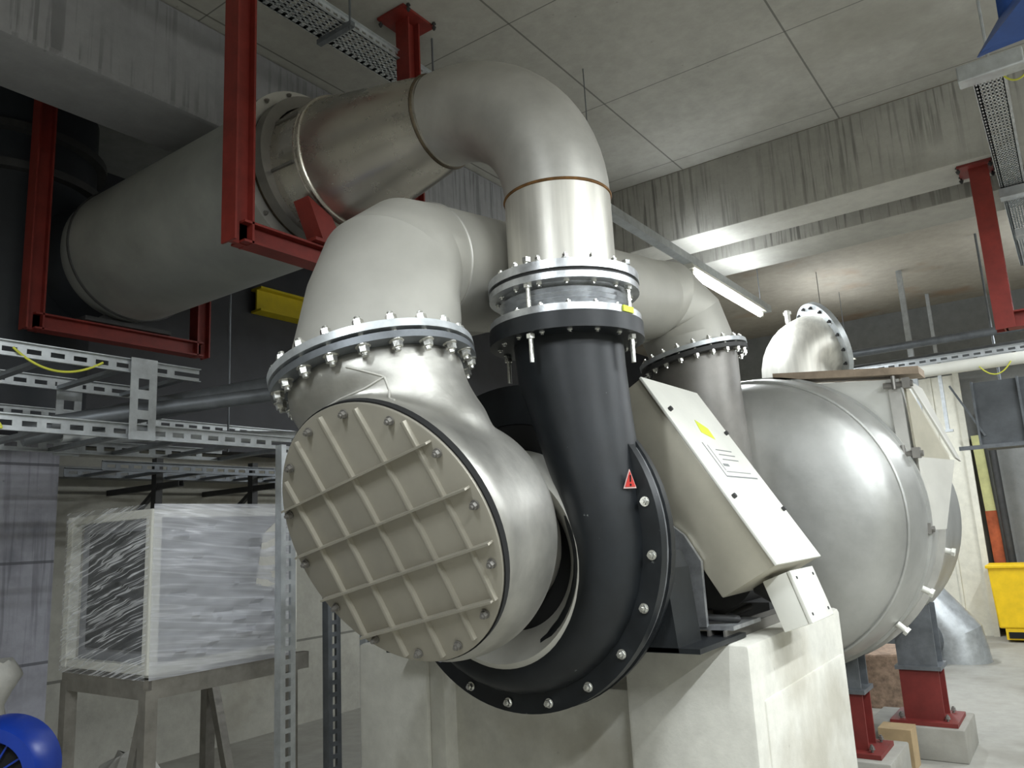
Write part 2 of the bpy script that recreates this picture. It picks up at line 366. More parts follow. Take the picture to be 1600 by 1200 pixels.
# ================================================================== FAN (black volute)
C = V((-1.75, 2.465, 1.52))
fan = thing('centrifugal_fan', 'black painted fan scroll casing with bolted rim and upward outlet', 'fan', (-1.75, 2.465, 0.95))
pth = [(-1.470, 2.27, .205, .205), (-1.462, 2.12, .200, .203), (-1.428, 1.95, .176, .195), (-1.397, 1.80, .158, .185), (-1.368, 1.66, .143, .175)]
pts = [V((x, C.y, z)) for x, z, a, bb in pth]; rads = [(a, bb) for x, z, a, bb in pth]
for i in range(0, 26):
    th = -i*10.0
    a = max(0.130-0.080*(i*10/180.0), 0.025); bb = max(0.165-0.085*(i*10/200.0), 0.04)
    rho = 0.533-a
    pts.append(C+V((cos(radians(th)), 0, sin(radians(th))))*rho); rads.append((a, bb))
b = BM(); sweep(b, pts, rads, 40, (0, 1, 0)); finish(b, 'scroll_casing', m_black, fan, 60)
b = BM(); tube(b, C+V((0, -0.022, 0)), C+V((0, 0.022, 0)), 0.600, 0.45, 96); finish(b, 'rim_flange', m_black, fan)
b = BM(); tube(b, C+V((0, 0.024, 0)), C+V((0, 0.05, 0)), 0.592, 0.43, 96); finish(b, 'rear_rim', m_zinc, fan)
b = BM(); revolve(b, C, (0, 1, 0), [(0.051, 0.602), (0.10, 0.595), (0.18, 0.53), (0.22, 0.35), (0.23, 0.1)]); finish(b, 'back_plate', m_black, fan)
b = BM(); revolve(b, C, (0, 1, 0), [(-0.015, 0.50), (0.02, 0.50)]); finish(b, 'inner_plate', m_gap, fan)
# grey inlet cone ring
b = BM(); loft(b, [ring(b, C+V((0, t, -0.06)), (0, 1, 0), r, k=72) for t, r in ((-0.03, 0.41), (-0.14, 0.365), (-0.15, 0.35), (-0.03, 0.25), (-0.016, 0.26))], closed=True); finish(b, 'inlet_cone', m_ssl, fan)
bolts(fan, C, (0, 1, 0), 0.567, 20, 0.0135, 0.05, phase=0.10, skip=lambda p: p.z > C.z+0.36)
# outlet flange and nozzle
OX, OY = -1.475, 2.465
b = BM(); tube(b, (OX, OY, 2.235), (OX, OY, 2.295), 0.288, 0.195); finish(b, 'outlet_flange', m_black, fan)
# feet
b = BM(); prism(b, [(-1.46, 2.56, 1.135), (-1.27, 2.56, 1.44), (-1.225, 2.56, 1.47), (-1.20, 2.56, 1.41), (-1.175, 2.56, 1.135)], (0, 0.20, 0)); box(b, (-1.46, 2.56, 1.133), (-1.10, 3.0, 1.150)); finish(b, 'foot_bracket', m_black, fan, 0)
b = BM(); box(b, (-2.60, 2.62, 1.072), (-2.24, 3.0, 1.09)); finish(b, 'foot_bracket', m_black, fan, 0)
# warning sign on casing
def tri(b, c, e1, e2, s, d):
    pts3 = [c+e2*s*0.9, c-e1*s*0.55-e2*s*0.6, c+e1*s*0.55-e2*s*0.6]; prism(b, pts3, d)
sc = V((-1.228, 2.40, 1.712)); e1 = V((0.60, 0.80, 0)).normalized(); e2 = V((0.04, 0, 1)).normalized(); dn = V((0.80, -0.60, 0))
b = BM(); tri(b, sc, e1, e2, 0.043, dn*0.004); o = finish(b, 'warning_sign', m_signw, fan, 0)
b = BM(); tri(b, sc+dn*0.003, e1, e2, 0.035, dn*0.004); finish(b, 'warning_symbol', m_signr, o, 0)
b = BM(); bar(b, sc+dn*0.0075-e2*0.004, sc+dn*0.0075+e2*0.018, 0.006, 0.003); bar(b, sc+dn*0.0075-e2*0.018, sc+dn*0.0075-e2*0.011, 0.007, 0.003); finish(b, 'exclamation_mark', m_gap, o, 0)

# ================================================================== EXPANSION JOINT above fan outlet
ex = thing('expansion_joint', 'steel bellows joint with tie rods between black fan outlet and vertical pipe', 'pipe joint', (OX, OY, 2.296))
b = BM(); tube(b, (OX, OY, 2.297), (OX, OY, 2.322), 0.283, 0.20); finish(b, 'lower_ring', m_zinc, ex)
b = BM(); revolve(b, (OX, OY, 2.322), (0, 0, 1), [(i*0.01, 0.225+0.018*(i % 2)) for i in range(0, 10)], 56); finish(b, 'bellows', m_zinc, ex, 30)
b = BM(); tube(b, (OX, OY, 2.412), (OX, OY, 2.436), 0.283, 0.20); finish(b, 'upper_ring', m_zinc, ex)
b = BM(); tube(b, (OX, OY, 2.437), (OX, OY, 2.448), 0.278, 0.20); finish(b, 'gasket', m_rubber, ex)
bolts(ex, (OX, OY, 2.283), (0, 0, 1), 0.250, 16, 0.011, 0.075, phase=0.2)
for k in range(4):
    t = 2*pi*k/4-1.52; p = V((OX+0.262*cos(t), OY+0.262*sin(t), 0))
    b = BM(); cyl(b, p+V((0, 0, 2.13)), p+V((0, 0, 2.50)), 0.0085, k=10)
    for z in (2.215, 2.398, 2.492): cyl(b, p+V((0, 0, z)), p+V((0, 0, z+0.016)), 0.016, k=6)
    finish(b, 'tie_rod', m_chrome, ex)
b = BM(); tt = radians(-8); q = V((OX+0.285*cos(tt), OY+0.285*sin(tt), 2.31)); u = V((-sin(tt), cos(tt), 0)); bar(b, q-u*0.03, q+u*0.03, 0.006, 0.022); o = finish(b, 'sticker', m_yel2, ex, 0); o['label'] = 'yellow sticker on lower ring'

# ================================================================== OUTLET PIPE: riser, elbow, cone
RB = 0.545; ZT = 2.812; ZD = 3.372
up_ = thing('discharge_pipe', 'stainless pipe rising from the black fan, bending left at the ceiling and widening', 'pipe', (OX, OY, 2.45))
b = BM(); tube(b, (OX, OY, 2.449), (OX, OY, 2.480), 0.285, 0.20); finish(b, 'loose_flange', m_zinc, up_)
bolts(up_, (OX, OY, 2.455), (0, 0, 1), 0.250, 16, 0.0115, 0.07, phase=0.2)
b = BM(); cyl(b, (OX, OY, 2.455), (OX, OY, ZT), 0.204, k=72, caps=False); finish(b, 'riser', m_ssb, up_)
b = BM(); EC = V((OX-RB, OY, ZT)); sweep(b, [EC+V((cos(radians(t)), 0, sin(radians(t))))*RB for t in range(0, 91, 5)], [0.204]*19, 72, (0, 1, 0), caps=False); finish(b, 'elbow', m_ss, up_, 60)
def torus(b, c, n, R, r, k=72, kk=8):
    a, bb, n = frame_of(n); c = V(c); rs = []
    for i in range(k):
        t = 2*pi*i/k; d = a*cos(t)+bb*sin(t)
        rs.append([b.verts.new(c+d*(R+r*cos(2*pi*j/kk))+n*r*sin(2*pi*j/kk)) for j in range(kk)])
    loft(b, rs, closed=True)
b = BM(); torus(b, (OX, OY, ZT), (0, 0, 1), 0.2045, 0.006); finish(b, 'weld_seam', m_weld, up_)
ZP = ZT+RB; XE = OX-RB
b = BM(); torus(b, (XE-0.02, OY, ZP), (1, 0, 0), 0.205, 0.008); finish(b, 'weld_seam', m_weldd, up_)
b = BM(); revolve(b, (XE, OY, ZP), (-1, 0, 0), [(0, 0.204), (0.03, 0.206), (0.10, 0.222), (0.60, 0.318)], 72, False); finish(b, 'cone', m_ssp, up_)
b = BM(); torus(b, (XE-0.60, OY, ZP), (1, 0, 0), 0.319, 0.009); torus(b, (XE-0.63, OY, ZP), (1, 0, 0), 0.319, 0.007); finish(b, 'bead', m_ssp, up_)
b = BM(); revolve(b, (XE-0.60, OY, ZP), (-1, 0, 0), [(0, 0.319), (0.24, 0.325)], 72, False); finish(b, 'sleeve', m_ssp, up_)
for k in range(8):
    t = 2*pi*k/8+.3; p = V((XE-0.64, OY+0.326*cos(t), ZP+0.326*sin(t))); b = BM(); bar(b, p, p+V((-0.16, 0, 0)), 0.012, 0.012); finish(b, 'clamp_lug', m_ssd, up_, 0)

# large overhead duct
du = thing('overhead_duct', 'wide dull stainless pipe running left below the ceiling through red hangers', 'pipe', (-3.5, OY, ZD-0.41))
x0 = XE-0.84
b = BM(); tube(b, (x0+0.05, OY, ZD), (x0-0.01, OY, ZD), 0.375, 0.32, 72); finish(b, 'clamp_ring', m_ssd, du)
b = BM(); tube(b, (x0-0.03, OY, ZD), (x0-0.10, OY, ZD), 0.428, 0.37, 72); finish(b, 'flange_ring', m_ss, du)
b = BM(); revolve(b, (x0-0.01, OY, ZD), (-1, 0, 0), [(0, 0.35), (0.04, 0.37), (0.06, 0.40)], 72, False); finish(b, 'collar', m_weldd, du)
b = BM(); revolve(b, (x0-0.08, OY, ZD), (-1, 0, 0), [(0, 0.408), (1.62, 0.408), (1.70, 0.40), (1.76, 0.375)], 72, True); finish(b, 'duct_shell', m_duct, du)
b = BM(); torus(b, (x0-0.095-1.58, OY, ZD), (1, 0, 0), 0.408, 0.010); finish(b, 'end_band', m_dark2, du)
bolts(du, (x0-0.065, OY, ZD), (1, 0, 0), 0.405, 16, 0.010, 0.075, m_ssd, ref=(0, 0, 1))

# dark vertical riser at the left end
dr = thing('dark_riser_duct', 'dark vertical duct at the far end of the overhead pipe', 'pipe', (-5.15, 2.9, 2.4))
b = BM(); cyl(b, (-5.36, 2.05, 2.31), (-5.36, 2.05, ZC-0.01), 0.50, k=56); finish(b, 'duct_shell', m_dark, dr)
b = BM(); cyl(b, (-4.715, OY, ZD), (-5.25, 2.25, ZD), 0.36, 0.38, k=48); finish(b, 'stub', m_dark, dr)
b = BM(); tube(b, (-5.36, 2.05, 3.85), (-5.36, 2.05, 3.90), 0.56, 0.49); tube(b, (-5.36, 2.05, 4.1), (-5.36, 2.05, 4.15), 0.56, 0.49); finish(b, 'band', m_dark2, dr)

# ================================================================== RED HANGER FRAMES
def hframe(x, y0, y1, zb, label, w=0.095, saddle=True, plate=True, ztop=(ZC, ZC)):
    t = thing('hanger_frame', label, 'pipe hanger', (x, (y0+y1)/2, zb), 'red pipe hangers')
    for y, zt in ((y0, ztop[0]), (y1, ztop[1])):
        b = BM(); profile(b, (x, y, zb-0.05), (x, y, zt), hpts(w, w, 0.010, 0.02), (0, 1, 0)); finish(b, 'post', m_red, t, 0)
        b = BM(); box(b, (x-0.11, y-0.13, zt-0.016), (x+0.09, y+0.13, zt-0.001))
        finish(b, 'head_plate', m_red, t, 0)
        bolts(t, (x, y, zt-0.02), (0, 0, 1), 0.15, 4, 0.010, 0.02, m_dark2, phase=pi/4)
    b = BM(); profile(b, (x, y0, zb), (x, y1, zb), hpts(w, w, 0.010, 0.02)); finish(b, 'cross_beam', m_red, t, 0)
    return t
h1 = hframe(-2.70, 1.90, 2.99, 2.855, 'red steel hanger frame nearest the camera, around the pipe coupling')
b = BM()
for s in (-1, 1): prism(b, [(-2.72, 2.465+s*0.04, 2.91), (-2.72, 2.465+s*0.17, 2.91), (-2.72, 2.465+s*0.26, 3.10), (-2.72, 2.465+s*0.12, 3.04)], (0.10, 0, 0))
box(b, (-2.76, 2.25, 2.905), (-2.62, 2.68, 2.92)); finish(b, 'saddle', m_red, h1, 0)
h2 = hframe(-4.65, 1.94, 2.99, 2.875, 'red steel hanger frame deep in shadow around the far end of the duct')
b = BM(); box(b, (-4.70, 2.2, 2.925), (-4.58, 2.74, 2.95)); prism(b, [(-4.66, 2.28, 2.95), (-4.66, 2.65, 2.95), (-4.66, 2.58, 3.0), (-4.66, 2.35, 3.0)], (0.03, 0, 0)); finish(b, 'saddle', m_dark2, h2, 0)
h3 = thing('hanger_frame', 'red steel hanger under the concrete beam at the right edge', 'pipe hanger', (-0.24, 6.0, 2.7), 'red pipe hangers')
for x in (-0.235, 0.95):
    b = BM(); profile(b, (x, 6.0, 2.71), (x, 6.0, 3.845), hpts(0.115, 0.115, 0.010, 0.02), (0, 1, 0)); finish(b, 'post', m_red, h3, 0)
    b = BM(); box(b, (x-0.12, 5.88, 3.843), (x+0.085, 6.12, 3.859)); finish(b, 'head_plate', m_maroon, h3, 0)
    bolts(h3, (x-0.02, 6.0, 3.84), (0, 0, 1), 0.135, 4, 0.012, 0.02, m_dark2, phase=pi/4)
b = BM(); profile(b, (-0.235, 6.0, 2.765), (0.95, 6.0, 2.765), hpts(0.11, 0.11, 0.01, 0.02)); finish(b, 'cross_beam', m_red, h3, 0)

# ================================================================== STAINLESS SUCTION ELBOW with ribbed cover
n1 = V((-0.235, -0.02, 0.97)).normalized(); c1 = V((-1.813, 1.798, 2.101))
nd = V((0.0, -0.915, -0.402)).normalized(); cdk = V((-1.649, 1.676, 1.575)); RD = 0.402
inl = thing('suction_elbow', 'stainless inlet elbow with round ribbed cover facing the camera', 'duct', (-1.75, 2.0, 1.1))
b = BM()
R1 = [ring(b, c1-n1*0.02, n1, 0.285, k=64)]
R1.append(ring(b, c1-n1*0.10, n1, 0.285, k=64))
R1.append(ring(b, (-1.780, 1.88, 1.88), (-0.15, -0.3, 1), 0.36, 0.275, k=64))
R1.append(ring(b, (-1.745, 1.95, 1.68), (-0.05, -0.3, 1), 0.385, 0.23, k=64))
loft(b, R1)
a_, b_, _ = frame_of(-nd)
K = 72
def rn(c, n, r): return ring(b, c, n, r, k=K)
loft(b, [rn(cdk, -nd, RD-0.006), rn(cdk-nd*0.05, -nd, RD-0.004), rn(V((-1.69, 1.87, 1.57)), (0, 1, 0.16), 0.40), rn(V((-1.715, 2.02, 1.565)), (0, 1, 0.06), 0.397), rn(V((-1.722, 2.10, 1.56)), (0, 1, 0), 0.385), rn(V((-1.73, 2.15, 1.56)), (0, 1, 0), 0.365), rn(V((-1.735, 2.18, 1.55)), (0, 1, 0), 0.30), rn(V((-1.74, 2.19, 1.54)), (0, 1, 0), 0.255), rn(V((-1.75, 2.40, 1.52)), (0, 1, 0), 0.25)])
bmesh.ops.recalc_face_normals(b, faces=b.faces)
body = finish(b, 'elbow_shell', m_ssr, inl, 60)
rm = body.modifiers.new('remesh', 'REMESH'); rm.mode = 'VOXEL'; rm.voxel_size = 0.011; rm.use_smooth_shade = True
sm = body.modifiers.new('smooth', 'SMOOTH'); sm.factor = 0.5; sm.iterations = 30
# raised weld seams lying on the shell
bpy.context.view_layer.update()
ev = body.evaluated_get(bpy.context.evaluated_depsgraph_get())
for A3, B3 in ((V((-1.835, 1.56, 1.90)), V((-1.575, 1.60, 2.02))), (V((-1.575, 1.60, 2.02)), V((-1.535, 1.60, 1.945))), (V((-1.575, 1.60, 2.02)), V((-1.67, 1.54, 2.055)))):
    pp = []
    for i in range(13):
        ok, loc, nrm, idx = ev.closest_point_on_mesh(A3.lerp(B3, i/12)); pp.append(loc+nrm*0.0005)
    b = BM(); path_tube(b, pp, 0.0035, 8); finish(b, 'weld_seam', m_ssl, inl, 60)
# flange
def flange_pair(parent, c, n, ro, ri, th, mat, name='flange'):
    b = BM(); tube(b, c, V(c)+n*th, ro, ri, 72); return finish(b, name, mat, parent)
flange_pair(inl, c1-n1*0.034, n1, 0.335, 0.275, 0.022, m_galvd)
bolts(inl, c1-n1*0.005, n1, 0.311, 20, 0.0185, 0.055, phase=0.05)
# ribbed cover
cov = []
b = BM(); revolve(b, cdk, nd, [(-0.012, RD+0.006), (0.010, RD+0.006)], 96); finish(b, 'gasket', m_gap, inl)
b = BM(); revolve(b, cdk, nd, [(0.010, RD+0.001), (0.018, RD+0.001), (0.020, RD-0.003)], 96); lid = finish(b, 'cover_plate', m_lid, inl)
ex_, ey_, _ = frame_of(nd)   # in-plane axes
rr = radians(13)
hx = V((1, 0, 0)); hx = (hx-nd*hx.dot(nd)).normalized(); hy = nd.cross(hx)
if hy.z < 0: hy = -hy
gx = hx*cos(rr)+hy*sin(rr); gy = -hx*sin(rr)+hy*cos(rr)
for off in (-0.265, -0.115, 0.04, 0.19):
    L = math.sqrt((RD-0.014)**2-off**2); p = cdk+nd*0.030+gy*off
    b = BM(); prism(b, [p-gx*L+nd*-0.012-gy*0.003, p-gx*L+nd*0.014-gy*0.003, p+gx*L+nd*0.014-gy*0.003, p+gx*L+nd*-0.012-gy*0.003], gy*0.006); finish(b, 'rib', m_lid, lid, 0)
for off in (-0.28, -0.145, 0.0, 0.145, 0.28):
    L = math.sqrt((RD-0.014)**2-off**2); b = BM(); A = []; B2 = []
    n_ = 18
    fr = []
    for i in range(n_+1):
        s = -L+2*L*i/n_; w = 0.018*math.cos(s*3.4)-0.008
        p = cdk+nd*0.02+gx*(off+w)+gy*s
        fr.append([b.verts.new(p+nd*h+gx*t) for h, t in ((-0.002, -0.010), (0.011, -0.006), (0.013, 0.0), (0.011, 0.006), (-0.002, 0.010))])
    loft(b, fr); finish(b, 'rib', m_lid, lid, 50)
bolts(inl, cdk+nd*0.012, nd, RD-0.028, 14, 0.011, 0.02, m_ssd, phase=0.2)

# ================================================================== TRANSFER DUCT: mitre elbow, pipe, elbow 2
tr = thing('transfer_duct', 'matt pale stainless duct with mitred bends passing behind the vertical pipe', 'duct', (-1.9, 3.0, 2.1))
c3 = V((-1.722, 4.30, 2.515)); n3 = V((-0.16, -0.08, 0.98)).normalized()
# stations: (centre, normal, radius)
st = [(c1+n1*0.022, n1, 0.280)]
pA = V((-1.935, 2.20, 2.593)); pB = V((-1.86, 4.02, 2.84)); dirp = (pB-pA).normalized()
def bend(P0, d0, P1, d1, r0, r1, angs=(22.5, 67.5)):
    """mitre stations between two stations using a bezier-ish corner"""
    out = []
    # corner point = closest approach of the two lines
    w = P0-P1; a = 1; bb = d0.dot(d1); dd = d0.dot(w); ee = d1.dot(w); den = 1-bb*bb
    s = (bb*ee-dd)/den; t = (ee-bb*dd)/den
    Q = ((P0+d0*s)+(P1+d1*t))*0.5
    q1 = P0.lerp(Q, 0.50); q2 = P1.lerp(Q, 0.50)
    dm = (q2-q1).normalized()
    out.append((q1, (d0+dm).normalized(), r0*1.04+(r1-r0)*0.3)); out.append((q2, (dm+d1).normalized(), r1*1.04+(r0-r1)*0.3))
    return out
q1 = c1+n1*0.235+V((0, 0.11, 0)); q2 = pA-dirp*0.10; qm = (q1+q2)/2+V((0, -0.028, 0.018))
st += [(q1, (n1*0.75+dirp*0.45).normalized(), 0.272), (qm, (n1+dirp).normalized(), 0.262), (q2, (dirp+n1*0.4).normalized(), 0.246)]
st += [(pA, dirp, 0.243)]
b = BM(); rs = [ring(b, c, n, r, k=72, ref=(1, 0.05, 0)) for c, n, r in st]; loft(b, rs, False); finish(b, 'mitre_elbow', m_ssl, tr, 9)
b = BM(); loft(b, [ring(b, pA, dirp, 0.242, k=72), ring(b, pB, dirp, 0.232, k=72)], False); finish(b, 'straight_pipe', m_ssl, tr)
b = BM(); torus(b, pA, dirp, 0.243, 0.005); finish(b, 'weld_seam', m_ss, tr)
st3 = [(pB, dirp, 0.232)] + [None, None] + [(c3+n3*0.10, -n3, 0.25), (c3+n3*0.022, -n3, 0.25)]
mid = bend(pB, dirp, st3[3][0], -n3, 0.232, 0.25); st3[1], st3[2] = mid
b = BM(); loft(b, [ring(b, c, n, r, k=72, ref=(1, 0.05, 0)) for c, n, r in st3], False); finish(b, 'mitre_elbow', m_ssl, tr, 9)
flange_pair(tr, c1, n1, 0.337, 0.275, 0.024, m_galv)
flange_pair(tr, c3, n3, 0.315, 0.245, 0.024, m_galv)
b = BM(); cyl(b, c1+V((-0.33, 0.12, 0.02)), c1+V((-0.335, 0.12, 0.07)), 0.02, k=16); finish(b, 'plug_cap', m_pink, tr)

# ================================================================== LOWER DUCT into silencer
ld_ = thing('silencer_inlet_duct', 'darker stainless duct dropping from a bolted flange into the silencer end', 'duct', (-1.65, 4.3, 2.0))
flange_pair(ld_, c3-n3*0.034, n3, 0.312, 0.245, 0.024, m_dark2)
bolts(ld_, c3-n3*0.005, n3, 0.288, 20, 0.0155, 0.055, phase=0.1)
b = BM(); loft(b, [ring(b, c, n, r, k=64, ref=(1, 0.05, 0)) for c, n, r in ((c3-n3*0.03, -n3, 0.25), (V((-1.72, 4.30, 2.30)), (0, 0, -1), 0.25), (V((-1.70, 4.30, 1.72)), (0, 0.15, -1), 0.255), (V((-1.68, 4.42, 1.56)), (0, 1, -0.6), 0.27), (V((-1.66, 4.60, 1.54)), (0, 1, 0), 0.28))]); finish(b, 'elbow', m_ssd, ld_, 40)

# ================================================================== SILENCER TANK
TC = V((-1.62, 0, 1.56))
tk = thing('silencer_tank', 'large round stainless silencer with domed end at right of the fan', 'tank', (-1.62, 5.6, 0.6))
b = BM(); revolve(b, TC+V((0, 4.50, 0)), (0, 1, 0), [(0, 0.40), (0.03, 0.60), (0.06, 0.70), (0.09, 0.755), (0.12, 0.785), (0.17, 0.815), (0.24, 0.838), (0.30, 0.86), (0.42, 0.885), (0.55, 0.895)], 96); finish(b, 'domed_head', m_tank, tk, 50)
b = BM(); torus(b, TC+V((0, 4.74, 0)), (0, 1, 0), 0.842, 0.012, 96); finish(b, 'knuckle_seam', m_tank, tk)
b = BM(); revolve(b, TC+V((0, 5.05, 0)), (0, 1, 0), [(0, 0.885), (0.0, 0.912), (0.03, 0.912), (0.03, 0.895), (1.5, 0.895), (1.72, 0.78), (1.78, 0.5)], 96); finish(b, 'shell', m_tank, tk, 40)
b = BM(); revolve(b, TC+V((0, 5.42, 0)), (0, 1, 0), [(0, 0.905), (0.0, 0.93), (0.05, 0.93), (0.05, 0.905)], 96); finish(b, 'stiffening_band', m_ss, tk, 30)
for (t, y) in ((-28, 5.12), (-43, 5.05), (-15, 5.6)):
    d = V((cos(radians(t)), 0, sin(radians(t)))); p = TC+V((0, y, 0))+d*0.90
    b = BM(); cyl(b, p, p+d*0.05, 0.018, k=12); cyl(b, p+d*0.05, p+d*0.07, 0.026, k=6); finish(b, 'plug', m_grey, tk)
# side hatch box on tank
b = BM(); prism(b, [(-1.75, 5.10, 2.44), (-0.775, 5.10, 2.345), (-0.76, 5.10, 1.46), (-1.10, 5.10, 1.46), (-1.75, 5.10, 1.9)], (0, 0.55, 0)); hb = finish(b, 'hatch_box', m_greyp, tk, 0)
b = BM(); prism(b, [(-0.84, 5.075, 2.35), (-0.775, 5.075, 2.345), (-0.755, 5.075, 1.42), (-0.82, 5.075, 1.42)], (0, 0.025, 0)); finish(b, 'hatch_strip', m_ss, tk, 0)
for z in (2.31, 1.90, 1.47):
    b = BM(); cyl(b, (-0.86, 5.06, z), (-0.70, 5.06, z-0.005), 0.018, k=10); cyl(b, (-0.80, 5.04, z-0.03), (-0.80, 5.04, z+0.05), 0.012, k=8); box(b, (-0.755, 5.03, z-0.03), (-0.715, 5.09, z+0.03)); finish(b, 'hatch_clamp', m_ssd, tk)
for (x, z) in ((-0.905, 1.93), (-0.845, 1.80), (-0.825, 1.70)):
    b = BM(); box(b, (x-0.018, 5.0, z-0.035), (x+0.018, 5.08, z+0.035)); cyl(b, (x, 5.0, z), (x+0.05, 4.985, z-0.02), 0.008, k=8); finish(b, 'latch', m_dark2, tk, 0)
# fanned flaps
b = BM(); prism(b, [(-0.76, 5.10, 2.33), (-0.63, 5.45, 1.90), (-0.62, 5.40, 1.86), (-0.75, 5.10, 1.88)], (0.012, -0.006, 0)); finish(b, 'hatch_flap', m_greyd, tk, 0)
b = BM(); prism(b, [(-0.745, 5.12, 2.34), (-0.60, 5.50, 1.88), (-0.585, 5.6, 1.86), (-0.70, 5.3, 2.3)], (0.012, 0.006, 0)); finish(b, 'hatch_flap', m_ssl, tk, 0)
b = BM(); prism(b, [(-0.75, 5.10, 1.88), (-0.60, 5.42, 1.86), (-0.67, 5.20, 1.46), (-0.745, 5.10, 1.46)], (0.012, -0.006, 0)); finish(b, 'hatch_flap', m_ssl, tk, 0)
# legs
for (x, y, w, zt) in ((-1.32, 5.22, 0.20, 0.95), (-1.06, 6.15, 0.24, 0.95)):
    b = BM(); profile(b, (x, y, 0.55), (x, y, zt), hpts(w, w, 0.014, 0.014)); box(b, (x-w/2-0.02, y-w/2-0.02, 0.535), (x+w/2+0.02, y+w/2+0.02, 0.56)); o = finish(b, 'upper_leg', m_galvd, tk, 0)
    b = BM(); profile(b, (x, y, 0.22), (x, y, 0.535), hpts(w, w, 0.014, 0.014)); box(b, (x-w/2-0.08, y-w/2-0.08, 0.20), (x+w/2+0.08, y+w/2+0.08, 0.225)); finish(b, 'lower_leg', m_maroon, tk, 0)
    bolts(tk, (x, y, 0.23), (0, 0, 1), w/2+0.075, 4, 0.014, 0.02, m_ssd, phase=pi/4)
for (x, y) in ((-1.32, 5.22), (-1.06, 6.15)):
    b = BM(); box(b, (x-0.34, y-0.24, 0), (x+0.24, y+0.30, 0.199)); tag(finish(b, 'footing_pad', m_floor, None, 30, 0.01), 'low concrete footing pad under the %s silencer leg' % ('nearer' if y < 6 else 'farther'), 'footing', 'footing pads')
# outlet elbow on tank top
oe = thing('outlet_elbow', 'bright stainless elbow with open bolted flange on top of the silencer', 'pipe', (-1.70, 6.35, 2.45))
EX, EY = -1.70, 6.38; rr_ = 0.27; dE = V((0.80, 0.60, 0)).normalized()
pts = [V((EX, EY, 2.35)), V((EX, EY, 2.66))]+[V((EX, EY, 2.70))+dE*(0.22-0.22*cos(radians(t)))+V((0, 0, 0.22*sin(radians(t)))) for t in range(10, 71, 10)]
dF = (dE*sin(radians(70))+V((0, 0, cos(radians(70))))).normalized(); pts.append(pts[-1]+dF*0.10)
ax = V((0, 0, 1)).cross(dE).normalized()
b = BM(); sweep(b, pts, [rr_]*len(pts), 56, ax, caps=False); finish(b, 'elbow', m_ssb, oe, 60)
b = BM(); tube(b, pts[-1]-dF*0.01, pts[-1]+dF*0.03, 0.35, 0.262, 56); finish(b, 'flange', m_galv, oe)
bolts(oe, pts[-1]+dF*0.01, dF, 0.315, 16, 0.012, 0.045, m_dark2)
b = BM(); q = V((EX-0.02, EY, 2.70+0.22+rr_-0.06)); cyl(b, q, q+V((0, 0, 0.10)), 0.022, k=10); cyl(b, q+V((-0.03, 0, 0.08)), q+V((0.03, 0, 0.08)), 0.014, k=10); finish(b, 'lifting_lug', m_ss, oe)
# timber boards on top
b = BM(); prism(b, [(-1.50, 5.05, 2.445), (-0.66, 5.05, 2.355), (-0.66, 5.05, 2.40), (-1.50, 5.05, 2.49)], (0, 0.22, 0)); tag(finish(b, 'timber_plank', m_brown, None, 0), 'bare timber plank lying on top of the silencer hatch box', 'plank')

# ================================================================== BELT GUARD + TERMINAL BOX + MOTOR
A_ = V((-1.401, 2.90, 2.155)); D_ = V((-0.931, 2.90, 1.396)); E_ = V((-1.139, 2.90, 1.282)); Ff = A_+(E_-D_)
ya = V((0, 0.56, 0))
bg = thing('belt_guard', 'long slanting grey sheet metal guard beside the black fan', 'guard', (-1.15, 3.2, 1.28))
b = BM(); prism(b, [A_, D_, E_, Ff], ya); o = finish(b, 'guard_box', m_greyd, bg, 30, 0.006)
la = (D_-A_).normalized(); lo_n = V((-la.z, 0, la.x)); lo_n = lo_n if lo_n.x > 0 else -lo_n
def onlid(s, t, h=0.0): return A_+la*s+V((0, t, 0))+lo_n*h
b = BM(); prism(b, [onlid(0, -0.012, 0.002), onlid(0.895, -0.012, 0.002), onlid(0.895, 0.572, 0.002), onlid(0, 0.572, 0.002)], lo_n*0.012); lidp = finish(b, 'guard_lid', m_grey, bg, 30, 0.003)  # paler than the guard sides: the lit face is put into the colour
for s, t in ((0.17, 0.04), (0.60, 0.04), (0.25, 0.53), (0.66, 0.53)):
    b = BM(); cyl(b, onlid(s, t, 0.012), onlid(s, t, 0.028), 0.010, k=10); finish(b, 'knob', m_dark2, lidp)
b = BM(); prism(b, [onlid(0.20, 0.25, 0.0145), onlid(0.27, 0.22, 0.0145), onlid(0.30, 0.33, 0.0145), onlid(0.24, 0.34, 0.0145)], lo_n*0.001); o = finish(b, 'sticker', m_yel2, lidp, 0); o['label'] = 'yellow green sticker'
b = BM()
def line_on(s0, t0, s1, t1, w=0.006): bar(b, onlid(s0, t0, 0.0145), onlid(s1, t1, 0.0145), w, 0.002, lo_n)
line_on(0.33, 0.14, 0.50, 0.14); line_on(0.50, 0.14, 0.50, 0.50); line_on(0.475, 0.18, 0.475, 0.46, 0.003); line_on(0.34, 0.18, 0.47, 0.18, 0.003)
for s in (0.36, 0.385, 0.41): line_on(s, 0.24, s, 0.42, 0.004)
line_on(0.44, 0.20, 0.44, 0.26, 0.012)
finish(b, 'printed_label', m_inkg, lidp, 0)
